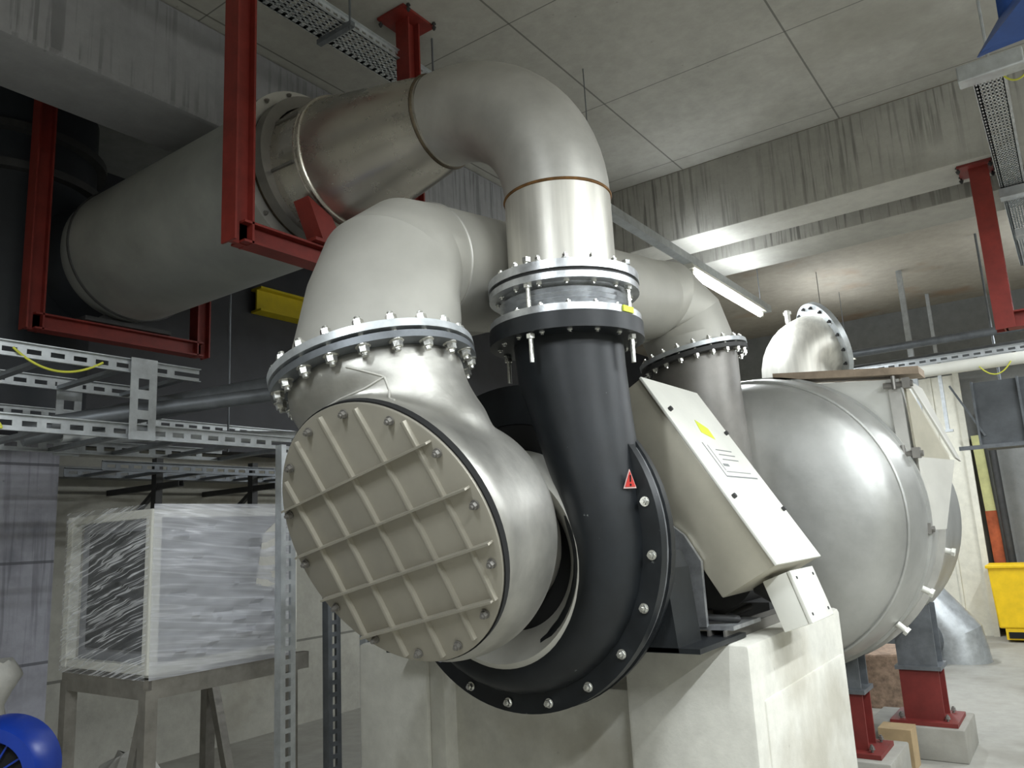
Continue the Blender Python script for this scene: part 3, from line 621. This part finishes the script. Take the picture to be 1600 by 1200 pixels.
# terminal box
tb = thing('terminal_box', 'small pale grey electrical box tilted below the slanting guard', 'electrical box', (-0.95, 3.2, 1.2))
a2, b2_, c2, d2 = V((-1.034, 3.05, 1.330)), V((-0.940, 3.05, 1.364)), V((-0.879, 3.05, 1.176)), V((-0.971, 3.05, 1.145))
b = BM(); prism(b, [a2, b2_, c2, d2], (0, 0.30, 0)); finish(b, 'box_body', m_grey, tb, 30, 0.004)
nn = (b2_-a2).normalized()
b = BM(); prism(b, [b2_+nn*0.001+V((0, -0.002, 0)), b2_+nn*0.016+V((0, -0.002, 0)), c2+nn*0.016+V((0, -0.002, 0)), c2+nn*0.001+V((0, -0.002, 0))], (0, 0.304, 0)); finish(b, 'box_lid', m_grey, tb, 30, 0.003)
b = BM()
for k, (y, f) in enumerate(((3.09, 0.15), (3.31, 0.15), (3.09, 0.85), (3.31, 0.85))):
    p = b2_.lerp(c2, f)+nn*0.016; p.y = y; cyl(b, p, p+nn*0.003, 0.006, k=8)
finish(b, 'screws', m_dark2, tb)
b = BM(); cyl(b, (-1.02, 3.2, 1.27), (-1.10, 3.22, 1.31), 0.045, k=20); finish(b, 'gland_neck', m_dark2, tb)
# motor
mo = thing('electric_motor', 'dark electric motor on steel rails behind the fan casing', 'motor', (-1.45, 3.3, 1.12))
b = BM(); revolve(b, (-1.75, 2.70, 1.52), (0, 1, 0), [(0, 0.10), (0.02, 0.10), (0.16, 0.13)], 40); finish(b, 'bearing_housing', m_dark2, mo, 40)
b = BM(); cyl(b, (-1.42, 3.55, 1.36), (-1.42, 4.05, 1.36), 0.19, k=40); box(b, (-1.62, 3.60, 1.14), (-1.2, 4.0, 1.20)); finish(b, 'motor_body', m_dark2, mo, 40)
b = BM()
for x in (-1.50, -1.16): profile(b, (x, 2.86, 1.145), (x, 4.02, 1.145), upts(0.07, 0.05, 0.008), (0, 0, 1))
finish(b, 'slide_rail', m_ssd, mo, 0)
b = BM(); prism(b, [(-1.30, 2.88, 1.17), (-1.10, 2.88, 1.17), (-1.10, 2.88, 1.185), (-1.30, 2.88, 1.185)], (0, 0.3, 0)); prism(b, [(-1.29, 2.875, 1.18), (-1.20, 2.875, 1.18), (-1.20, 2.875, 1.42), (-1.26, 2.875, 1.52), (-1.31, 2.875, 1.56)], (0, 0.02, 0)); o = finish(b, 'bearing_bracket', m_zinc, mo, 0)
b = BM(); path_tube(b, [(-1.16, 3.25, 1.22), (-1.22, 3.15, 1.19), (-1.12, 2.98, 1.20), (-1.22, 2.92, 1.21), (-1.32, 3.0, 1.20)], 0.014); finish(b, 'cable', m_rubber, mo, 60)

# ================================================================== CABLE LADDERS AT LEFT
def slotted_rail(b, p0, p1, h, slots=True, t=0.004, pitch=0.09, slot=0.055, sh=0.35):
    """vertical flange with real slots, built as strips between slots"""
    p0, p1 = V(p0), V(p1); d = (p1-p0); L = d.length; d.normalize(); a, bb, n = frame_of(d)
    up3 = V((0, 0, 1)); side = d.cross(up3).normalized()
    def slab(s0, s1, z0, z1): prism(b, [p0+d*s0+up3*z0, p0+d*s1+up3*z0, p0+d*s1+up3*z1, p0+d*s0+up3*z1], side*t)
    slab(0, L, 0, h*(0.5-sh/2)); slab(0, L, h*(0.5+sh/2), h)
    k = int(L/pitch)
    for i in range(k): slab(i*pitch, i*pitch+(pitch-slot), h*(0.5-sh/2), h*(0.5+sh/2))
    # top and bottom lips
    for z in (0, h): prism(b, [p0+up3*z, p0+d*L+up3*z, p0+d*L+up3*z+side*0.02, p0+up3*z+side*0.02], up3*t)
def ladder(name, label, x0, x1, y0, y1, z, h=0.055, mat=m_galv, rung=0.3, group=None, fine=True):
    t = thing(name, label, 'cable tray', ((x0+x1)/2, y0, z), group)
    for x in (x0, x1):
        b = BM(); slotted_rail(b, (x, y0, z), (x, y1, z), h); finish(b, 'side_rail', mat, t, 0)
    y = y0+0.15
    while y < y1:
        b = BM(); profile(b, (x0, y, z+0.012), (x1, y, z+0.012), upts(0.035, 0.018, 0.003)); finish(b, 'rung', m_galvd if fine else mat, t, 0); y += rung
    return t
ladder('cable_ladder', 'galvanised cable ladder at left, upper of the two near tiers', -3.85, -3.30, 0.7, 2.12, 2.335, 0.058, group='cable ladders at left')
lt = ladder('cable_ladder', 'galvanised slotted cable ladder at left, lower near tier', -3.90, -3.30, 0.7, 2.66, 2.045, 0.062, group='cable ladders at left')
ladder('cable_ladder', 'dim steel cable ladder low on the far left wall', -5.6, -5.1, 2.6, 5.5, 2.10, 0.06, m_galvd, group='cable ladders at left')
b = BM(); slotted_rail(b, (-4.35, 0.9, 2.28), (-4.35, 3.9, 2.28), 0.05); tag(finish(b, 'mounting_channel', m_galv, None, 0), 'slotted galvanised channel behind the near cable ladders', 'steel channel')
for (x, y, L_) in ((-3.27, 1.835, 'nearer'), (-3.95, 1.84, 'farther')):
    b = BM()
    prism(b, [(x, y-0.06, 2.04), (x, y-0.025, 2.04), (x, y-0.025, 2.40), (x, y-0.06, 2.40)], (0.004, 0, 0))
    prism(b, [(x, y+0.025, 2.04), (x, y+0.06, 2.04), (x, y+0.06, 2.40), (x, y+0.025, 2.40)], (0.004, 0, 0))
    for z0, z1 in ((2.04, 2.08), (2.13, 2.17), (2.22, 2.26), (2.31, 2.40)): prism(b, [(x, y-0.025, z0), (x, y+0.025, z0), (x, y+0.025, z1), (x, y-0.025, z1)], (0.004, 0, 0))
    prism(b, [(x, y+0.056, 2.04), (x, y+0.06, 2.04), (x, y+0.06, 2.40), (x, y+0.056, 2.40)], (-0.04, 0, 0))
    tag(finish(b, 'tray_upright', m_galv, None, 0), 'slotted upright joining the two cable ladders, %s one' % L_, 'upright', 'tray uprights')
# conduits crossing to the right
for i, (p0, p1, r) in enumerate((((-3.75, 1.55, 2.10), (-3.40, 2.85, 2.46), 0.055), ((-3.62, 1.62, 2.14), (-3.1, 2.6, 2.33), 0.035), ((-3.70, 1.7, 2.10), (-3.45, 2.9, 2.15), 0.03))):
    b = BM(); cyl(b, p0, p1, r, k=20); tag(finish(b, 'conduit', (m_galvd, m_galvd, m_galv)[i], None), ('thick grey conduit slanting up over the cable ladder', 'thinner grey conduit just below the thick slanting one', 'ribbed pale conduit lying on the lower cable ladder')[i], 'conduit', 'conduits on the ladders')
def cable(pts, label, r=0.005, mat=m_cable):
    b = BM(); pp = []
    n = 20
    P0, P1, P2 = [V(p) for p in pts]
    for i in range(n+1):
        t = i/n; pp.append(P0*(1-t)**2+P1*2*t*(1-t)+P2*t*t)
    path_tube(b, pp, r, 8); return tag(finish(b, 'earth_cable', mat, None, 60), label, 'cable')
cable([(-3.285, 1.31, 2.37), (-3.28, 1.47, 2.23), (-3.285, 1.66, 2.36)], 'yellow green earth cable looping below the upper left cable ladder')
cable([(-3.285, 1.26, 2.075), (-3.27, 1.30, 2.03), (-3.285, 1.28, 2.07)], 'short yellow green wire on the lower left cable ladder')
# wall-side brackets and struts
for (y, z) in ((3.1, 2.02), (3.9, 2.02)):
    b = BM(); profile(b, (-5.95, y, z), (-5.0, y, z), upts(0.041, 0.041, 0.004)); profile(b, (-5.3, y, z-0.35), (-5.3, y, z+0.2), upts(0.06, 0.05, 0.005)); bar(b, (-5.94, y, z-0.4), (-5.3, y, z-0.02), 0.03, 0.03)
    tag(finish(b, 'wall_bracket', m_dark2, None, 0), 'dark steel tray bracket on the left wall, %s one' % ('nearer' if y < 3.5 else 'farther'), 'bracket', 'tray brackets')
# vertical struts beside AHU
def perf_strut(x, y, w, z1, label, mat=m_galv, d=0.041):
    b = BM(); k = int(z1/0.06)
    prism(b, [(x, y, 0), (x, y+w*0.32, 0), (x, y+w*0.32, z1), (x, y, z1)], (0.004, 0, 0)); prism(b, [(x, y+w*0.68, 0), (x, y+w, 0), (x, y+w, z1), (x, y+w*0.68, z1)], (0.004, 0, 0))
    for i in range(k): z = i*z1/k; prism(b, [(x, y+w*0.32, z), (x, y+w*0.68, z), (x, y+w*0.68, z+0.022), (x, y+w*0.32, z+0.022)], (0.004, 0, 0))
    prism(b, [(x, y, 0), (x, y+0.004, 0), (x, y+0.004, z1), (x, y, z1)], (-d, 0, 0)); prism(b, [(x, y+w-0.004, 0), (x, y+w, 0), (x, y+w, z1), (x, y+w-0.004, z1)], (-d, 0, 0))
    return tag(finish(b, 'channel_post', mat, None, 0), label, 'steel post', 'galvanised channel posts')
perf_strut(-3.10, 2.44, 0.085, 2.04, 'galvanised slotted channel post just right of the wrapped unit')
perf_strut(-3.30, 2.90, 0.085, 2.04, 'dark perforated channel post left of the plinth', m_galvd)
perf_strut(-3.15, 3.02, 0.05, 2.04, 'thin galvanised channel post touching the plinth side')

# ================================================================== WRAPPED UNIT ON STAND
cx, cy, z0, z1 = -3.355, 1.955, 1.045, 1.75
cx2, cy2 = -4.06, 2.70
ah = thing('wrapped_ventilation_unit', 'boxy ventilation unit wrapped in clear stretch film on steel stand', 'ventilation unit', (cx, cy, z0))
b = BM(); box(b, (cx2+0.03, cy+0.03, z0+0.03), (cx-0.03, cy2-0.03, z1-0.03)); finish(b, 'casing', paint('grey_casing', srgb(140, 142, 148), 0.5, 0.2, 0.15, 5), ah, 0)
b = BM(); box(b, (cx2+0.12, cy+0.015, z0+0.09), (cx-0.10, cy+0.028, z1-0.09)); finish(b, 'coil_panel', paint('dark_coil', srgb(30, 34, 36), 0.6, 0.2, 0.6, 40), ah, 0)
for (p, q) in (((cx, cy), (cx, cy)), ((cx2, cy), 0), ((cx, cy2), 0), ((cx2, cy2), 0)):
    b = BM(); bar(b, (p[0], p[1], z0), (p[0], p[1], z1), 0.05, 0.05); finish(b, 'corner_post', m_grey, ah, 20, 0.006)
for z in (z0+0.02, z1-0.02):
    for (p, q) in (((cx, cy), (cx2, cy)), ((cx, cy), (cx, cy2)), ((cx2, cy2), (cx2, cy)), ((cx2, cy2), (cx, cy2))):
        b = BM(); bar(b, (*p, z), (*q, z), 0.04, 0.04); finish(b, 'edge_rail', m_grey, ah, 20, 0.005)
def film(p0, p1, zlo, zhi, out, mat, seed, nx=60, nz=36):
    b = BM(); rnd = random.Random(seed); g = []
    ph = [(rnd.uniform(6, 22), rnd.uniform(-5, 5), rnd.uniform(0, 6)) for _ in range(7)]
    for i in range(nx+1):
        u = i/nx; row = []
        for j in range(nz+1):
            w = j/nz; d = 0
            for a1, b1, c1_ in ph: d += abs(sin(a1*w*2+b1*u*2+c1_))**6*0.006
            edge = min(u, 1-u, w, 1-w); d = d*min(1, edge*8)+0.004
            row.append(b.verts.new(V(p0).lerp(V(p1), u)+V((0, 0, zlo+(zhi-zlo)*w))+V(out)*d))
        g.append(row)
    for i in range(nx):
        for j in range(nz): b.faces.new((g[i][j], g[i+1][j], g[i+1][j+1], g[i][j+1]))
    return finish(b, 'stretch_film', mat, ah, 60)
film((cx+0.02, cy-0.028, 0), (cx2-0.02, cy-0.028, 0), z0-0.02, z1+0.02, (0, -1, 0), m_wrap, 1)
film((cx+0.028, cy-0.02, 0), (cx+0.028, cy2, 0), z0-0.02, z1+0.02, (1, 0, 0), m_wrap2, 2)
b = BM(); prism(b, [(cx+0.042, 2.50, 1.62), (cx+0.042, 2.60, 1.70), (cx+0.042, 2.62, 1.35), (cx+0.042, 2.46, 1.38)], (0.003, 0, 0)); o = finish(b, 'paper_sheet', m_pvc, ah, 0); o['label'] = 'white crumpled sheet under the film'
sd = thing('unit_stand', 'welded grey steel stand with legs under the wrapped ventilation unit', 'stand', (cx, cy, 0))
for (p, q) in (((cx, cy), (cx2, cy)), ((cx, cy), (cx, cy2+0.1)), ((cx2, cy2), (cx2, cy)), ((cx2, cy2), (cx, cy2))):
    b = BM(); bar(b, (*p, z0-0.06), (*q, z0-0.06), 0.05, 0.08); finish(b, 'top_rail', m_dress, sd, 0)
for (x, y) in ((cx, cy), (cx2+0.02, cy), (cx, cy2), (cx2+0.02, cy2)):
    b = BM(); bar(b, (x, y, 0), (x, y, z0-0.06), 0.055, 0.055); finish(b, 'leg', m_dress, sd, 0)
for p, q in (((cx-0.02, cy, 0.88), (cx-0.30, cy, 0.02)), ((cx2+0.04, cy2, 0.90), (cx2+0.35, cy2, 0.02))):
    b = BM(); bar(b, p, q, 0.045, 0.045); finish(b, 'brace', m_dress, sd, 0)

# bottom-left: sack and blue fan unit
bl = thing('blue_blower', 'blue painted round blower housing at the bottom left corner', 'blower', (-3.22, 1.33, 0))
BCc = V((-3.22, 1.32, 0.825)); bd = V((0.55, -0.60, 0.0)).normalized()
b = BM(); loft(b, [ring(b, BCc+bd*t, bd, r, k=48) for t, r in ((-0.10, 0.15), (-0.09, 0.185), (0.05, 0.185), (0.08, 0.17), (0.08, 0.13), (0.03, 0.12), (0.03, 0.03))]); finish(b, 'housing', m_blue, bl, 40)
b = BM(); revolve(b, BCc+bd*0.032, bd, [(0, 0.11), (0.004, 0.11)], 32); gq = finish(b, 'fan_opening', m_gap, bl)
for k in range(6):
    t = k*pi/6; a, c_, _ = frame_of(bd); d = a*cos(t)+c_*sin(t); b = BM(); bar(b, BCc+bd*0.05-d*0.125, BCc+bd*0.05+d*0.125, 0.008, 0.006); finish(b, 'guard_wire', m_blue, bl, 0)
b = BM(); box(b, (-3.34, 1.23, 0), (-3.10, 1.43, 0.70)); finish(b, 'pedestal', m_dark2, bl, 20, 0.01)
b = BM()
rs = []
for i in range(9):
    t = i/8; r = 0.13+0.03*sin(t*9)+0.02*cos(t*23); rs.append(ring(b, (-4.10, 1.60, 0.62+0.50*t), (0, 0, 1), r, r*0.9, k=24))
loft(b, rs)
for v in b.verts: v.co += V((random.uniform(-1, 1), random.uniform(-1, 1), random.uniform(-1, 1)))*0.008
sk = finish(b, 'sack', m_pvc, None, 60); tag(sk, 'crumpled white sack on a block at the left edge', 'sack')
b = BM(); box(b, (-4.40, 1.42, 0), (-4.0, 1.8, 0.62)); tag(finish(b, 'concrete_block', m_plinth, None, 20, 0.01), 'pale concrete block holding the white sack at the left edge', 'block')
# rubble near stand
b = BM(); rs = [ring(b, (-4.9, 2.75, z), (0, 0, 1), r, r*0.7, k=20) for z, r in ((0.0, 0.30), (0.2, 0.26), (0.32, 0.17), (0.38, 0.08))]; loft(b, rs)
for v in b.verts: v.co += V((random.uniform(-1, 1), random.uniform(-1, 1), 0.4*random.uniform(-1, 1)))*0.03
tag(finish(b, 'plastic_bag', m_pvc, None, 40), 'pale crumpled bag on the floor behind the blue blower', 'bag')

# yellow thing + rods behind pipe
b = BM(); profile(b, (-5.62, 4.15, 3.70), (-5.62, 4.85, 3.70), hpts(0.14, 0.22, 0.02, 0.02)); tag(finish(b, 'crane_rail', paint('olive_yellow', srgb(190, 170, 10), 0.5), None, 0), 'yellow steel rail high on the dark left wall', 'rail')
for (x, y, L_) in ((-3.9, 2.70, 'nearer'), (-3.9, 3.35, 'farther')):
    b = BM(); cyl(b, (x, y, 2.10), (x, y, 3.86), 0.006, k=8); tag(finish(b, 'threaded_rod', m_galvd, None), 'thin threaded rod hanging from the left beam, %s one' % L_, 'rod', 'threaded rods')

# ================================================================== CEILING TRAY near elbow
def mesh_tray(name, label, x0, x1, y0, y1, z, mat, h=0.05, pitch=0.045, group=None):
    """perforated tray: base of crossing strips plus two slotted sides"""
    t = thing(name, label, 'cable tray', ((x0+x1)/2, y0, z), group)
    b = BM(); n = 7
    for i in range(n+1):
        x = x0+(x1-x0)*i/n; w = 0.010
        prism(b, [(x-w/2, y0, z), (x+w/2, y0, z), (x+w/2, y1, z), (x-w/2, y1, z)], (0, 0, 0.003))
    y = y0
    while y < y1:
        prism(b, [(x0, y, z), (x1, y, z), (x1, y+pitch*0.45, z), (x0, y+pitch*0.45, z)], (0, 0, 0.003)); y += pitch
    finish(b, 'tray_base', mat, t, 0)
    for x in (x0, x1):
        b = BM(); slotted_rail(b, (x, y0, z), (x, y1, z), h, pitch=0.05, slot=0.03); finish(b, 'side_rail', mat, t, 0)
    return t
mesh_tray('ceiling_cable_tray', 'perforated cable tray under the ceiling beside the red post', -2.92, -2.74, 1.7, 3.5, 4.20, m_galv)
for (x, y) in ((-2.70, 2.55), (-2.70, 3.2)):
    b = BM(); cyl(b, (x, y, 4.16), (x, y, ZC), 0.006, k=8); box(b, (x-0.24, y-0.015, 4.17), (x+0.02, y+0.015, 4.197)); tag(finish(b, 'tray_hanger', m_galvd, None), 'thin hanger rod of the ceiling tray, %s the elbow' % ('before' if y < 3 else 'behind'), 'hanger', 'tray hangers')

# ================================================================== RIGHT SIDE TRAYS ETC.
mesh_tray('ceiling_cable_tray', 'white perforated cable tray under the ceiling along the right edge', -0.135, -0.005, 4.62, 8.6, 3.795, m_galv, 0.055)
b = BM(); box(b, (-0.20, 4.50, 3.77), (0.10, 4.60, 3.86)); cyl(b, (-0.05, 4.55, 3.86), (-0.05, 4.55, ZC), 0.006, k=8); tag(finish(b, 'tray_end_box', m_galv, None, 20, 0.008), 'grey end box closing the right ceiling cable tray', 'end box')
cable([(-0.01, 4.60, 3.80), (0.05, 4.62, 3.67), (0.14, 4.58, 3.80)], 'yellow green earth wire looping beside the right tray end box')
cable([(-0.56, 7.945, 2.80), (-0.44, 7.93, 2.62), (-0.32, 7.945, 2.81)], 'yellow green earth wire hanging from the right pipe run', 0.006)
pr = thing('tray_outrigger', 'galvanised bracket frame hanging beside the right tray', 'bracket', (0.02, 6.8, 3.4))
b = BM(); profile(b, (0.06, 6.4, 3.2), (0.06, 6.4, 3.86), upts(0.1, 0.06, 0.006)); finish(b, 'hanger_post', m_galv, pr, 0)
b = BM(); box(b, (-0.15, 6.33, 3.72), (0.3, 6.43, 3.785)); finish(b, 'arm', m_galv, pr, 0)
b = BM(); box(b, (-0.10, 6.33, 3.42), (0.3, 6.43, 3.47)); finish(b, 'arm', m_galv, pr, 0)
# horizontal runs along X in the background
for i, (y, z, r, x0, x1, mt) in enumerate(((8.0, 2.835, 0.055, -1.9, 2.0, m_grey), (8.6, 3.22, 0.04, -2.4, 2.0, m_galvd), (9.0, 3.12, 0.05, -2.4, 2.0, m_galvd))):
    b = BM(); cyl(b, (x0, y, z), (x1, y, z), r, k=20); tag(finish(b, 'ceiling_pipe', mt, None), ('pale pipe running right from behind the silencer elbow', 'thin grey pipe high behind the silencer elbow', 'dull grey pipe just below the thin one behind the elbow')[i], 'pipe', 'background pipes')
bt = thing('back_cable_ladder', 'grey cable ladder running right behind the silencer elbow', 'cable tray', (-0.8, 8.3, 2.95))
for y in (8.2, 8.5):
    b = BM(); slotted_rail(b, (-1.9, y, 2.93), (1.5, y, 2.93), 0.06); finish(b, 'side_rail', m_galv, bt, 0)
for k in range(11):
    b = BM(); bar(b, (-1.8+0.3*k, 8.2, 2.945), (-1.8+0.3*k, 8.5, 2.945), 0.03, 0.015); finish(b, 'rung', m_galvd, bt, 0)
for i, (x, y, zb, r) in enumerate(((-1.386, 10.2, 2.4, 0.030), (-1.28, 11.6, 2.6, 0.022))):
    b = BM(); profile(b, (x, y, zb), (x, y, ZC), upts(r*2, r*2, 0.005)); box(b, (x-0.06, y-0.04, zb-0.02), (x+0.06, y+0.04, zb+0.01)); tag(finish(b, 'drop_rod', m_galv, None, 0), ('pale grey drop post hanging behind the timber plank', 'fainter grey drop post behind the first one')[i], 'drop post', 'drop posts')
# hanging dark unit heater
uh = thing('hanging_box_duct', 'dark grey rectangular duct unit hanging at the right edge', 'duct', (-0.3, 9.5, 2.3))
b = BM(); box(b, (-0.75, 9.3, 2.20), (0.9, 10.1, 2.85)); finish(b, 'casing', paint('slate_grey_sheet', srgb(92, 95, 98), 0.5, 0.3, 0.25, 5), uh, 0)
b = BM()
for x in (-0.75, -0.35, 0.2): bar(b, (x, 9.28, 2.2), (x, 9.28, 2.86), 0.02, 0.04)
bar(b, (-0.95, 9.28, 2.19), (0.9, 9.28, 2.19), 0.03, 0.04); bar(b, (-0.95, 9.28, 2.85), (-0.70, 9.28, 2.30), 0.02, 0.02); finish(b, 'frame', m_galvd, uh, 0)
b = BM(); cyl(b, (-0.50, 9.4, 2.86), (-0.50, 9.4, ZC), 0.012, k=8); finish(b, 'hanger_rod', m_galvd, uh)
# marker post pale/orange, cart
mp = thing('marker_post', 'leaning post pale yellow above and orange below near the yellow cart', 'post', (-0.88, 12.2, 0))
b = BM(); bar(b, (-1.0, 12.2, 1.55), (-1.03, 12.2, 2.55), 0.12, 0.05); finish(b, 'upper_board', paint('pale_yellow_board', srgb(222, 222, 160), 0.5), mp, 0)
b = BM(); bar(b, (-0.97, 12.2, 0.0), (-1.0, 12.2, 1.55), 0.13, 0.05); finish(b, 'lower_board', m_orange, mp, 0)
b = BM(); cyl(b, (-0.83, 12.1, 0), (-0.87, 12.1, 2.9), 0.045, k=14); tag(finish(b, 'standing_pole', m_dark2, None), 'dark slim pole standing beside the marker post', 'pole')
yc = thing('yellow_cart', 'yellow plastic bin on black base at the right edge', 'bin', (-0.7, 11.5, 0))
b = BM(); prism(b, [(-1.04, 11.35, 0.16), (-0.40, 11.35, 0.16), (-0.34, 11.35, 0.86), (-1.07, 11.35, 0.90)], (0, 0.5, 0)); finish(b, 'bin_body', m_yellow, yc, 20, 0.02)
b = BM(); box(b, (-0.98, 11.36, 0.03), (-0.42, 11.84, 0.16)); finish(b, 'base', m_yellow, yc, 0)
b = BM(); box(b, (-0.95, 11.34, 0.05), (-0.48, 11.36, 0.12)); finish(b, 'fork_slot', m_gap, yc, 0)
b = BM(); box(b, (-1.09, 11.33, 0.86), (-0.33, 11.87, 0.90)); finish(b, 'rim', m_yellow, yc, 20, 0.01)
# floor mitre duct
fd = thing('floor_duct_bend', 'mitred galvanised duct bend lying on the floor behind the silencer', 'duct', (-1.4, 9.6, 0))
b = BM(); dpts = [(V((-2.10, 9.9, 1.12)), V((0.72, 0, -0.7)), 0.26), (V((-1.62, 9.9, 0.62)), V((0.66, 0, -0.75)), 0.275), (V((-1.33, 9.9, 0.26)), V((0.38, 0, -0.92)), 0.29), (V((-1.30, 9.9, 0.0)), V((0, 0, -1)), 0.29)]
loft(b, [ring(b, c, n.normalized(), r, k=28, ref=(0, 1, 0)) for c, n, r in dpts], True); finish(b, 'duct_shell', m_galv, fd, 14)
b = BM(); cyl(b, (-1.62, 9.75, 0.26), (-1.85, 9.35, 0.26), 0.25, k=32); finish(b, 'branch_opening', m_galvd, fd)
# bits near silencer feet
b = BM(); box(b, (-1.95, 7.3, 0), (-1.35, 7.9, 0.42))
for v in b.verts: v.co += V((random.uniform(-1, 1), random.uniform(-1, 1), random.uniform(-1, 1)))*0.02
tag(finish(b, 'rubble_block', m_brick, None, 20, 0.02), 'rough brown stone block on the floor between the silencer legs', 'block')
b = BM(); box(b, (-1.27, 5.62, 0), (-1.08, 5.80, 0.24)); tag(finish(b, 'cardboard_box', m_card, None, 0), 'small cardboard box beside the near silencer leg', 'box')
b = BM(); box(b, (-1.04, 5.15, 0), (-0.90, 5.35, 0.05)); tag(finish(b, 'wood_offcut', m_brown, None, 0), 'brown wood offcut on the floor beside the near leg', 'offcut')

# blue tarpaulin top right: two folded facets meeting at a crease
T, A2, B2, Cc, Dd = V((-0.060, 2.742, 2.965)), V((0.015, 2.77, 3.085)), V((0.02, 2.76, 3.30)), V((0.16, 2.44, 3.02)), V((0.14, 2.62, 2.90))
E2 = V((0.40, 2.55, 3.35))
b = BM(); n = 12
def facet(p00, p10, p11, p01):
    g = []
    for i in range(n+1):
        g.append([b.verts.new(p00.lerp(p10, i/n).lerp(p01.lerp(p11, i/n), j/n)+V((0.3, -0.9, 0.2))*0.010*sin(i*1.1+j*0.7)*min(1, i*0.3, j*0.3)) for j in range(n+1)])
    for i in range(n):
        for j in range(n): b.faces.new((g[i][j], g[i+1][j], g[i+1][j+1], g[i][j+1]))
facet(T, Cc, E2, A2); facet(A2, E2, E2+V((0, 0.05, 0.12)), B2); facet(T, Dd+V((0.2, -0.05, 0)), Cc+V((0.25, -0.1, 0.02)), Cc)
bmesh.ops.remove_doubles(b, verts=b.verts, dist=0.0005)
tp = finish(b, 'tarpaulin', m_bluet, None, 40); so = tp.modifiers.new('thickness', 'SOLIDIFY'); so.thickness = 0.008
tag(tp, 'blue tarpaulin corner hanging at the top right', 'tarpaulin')
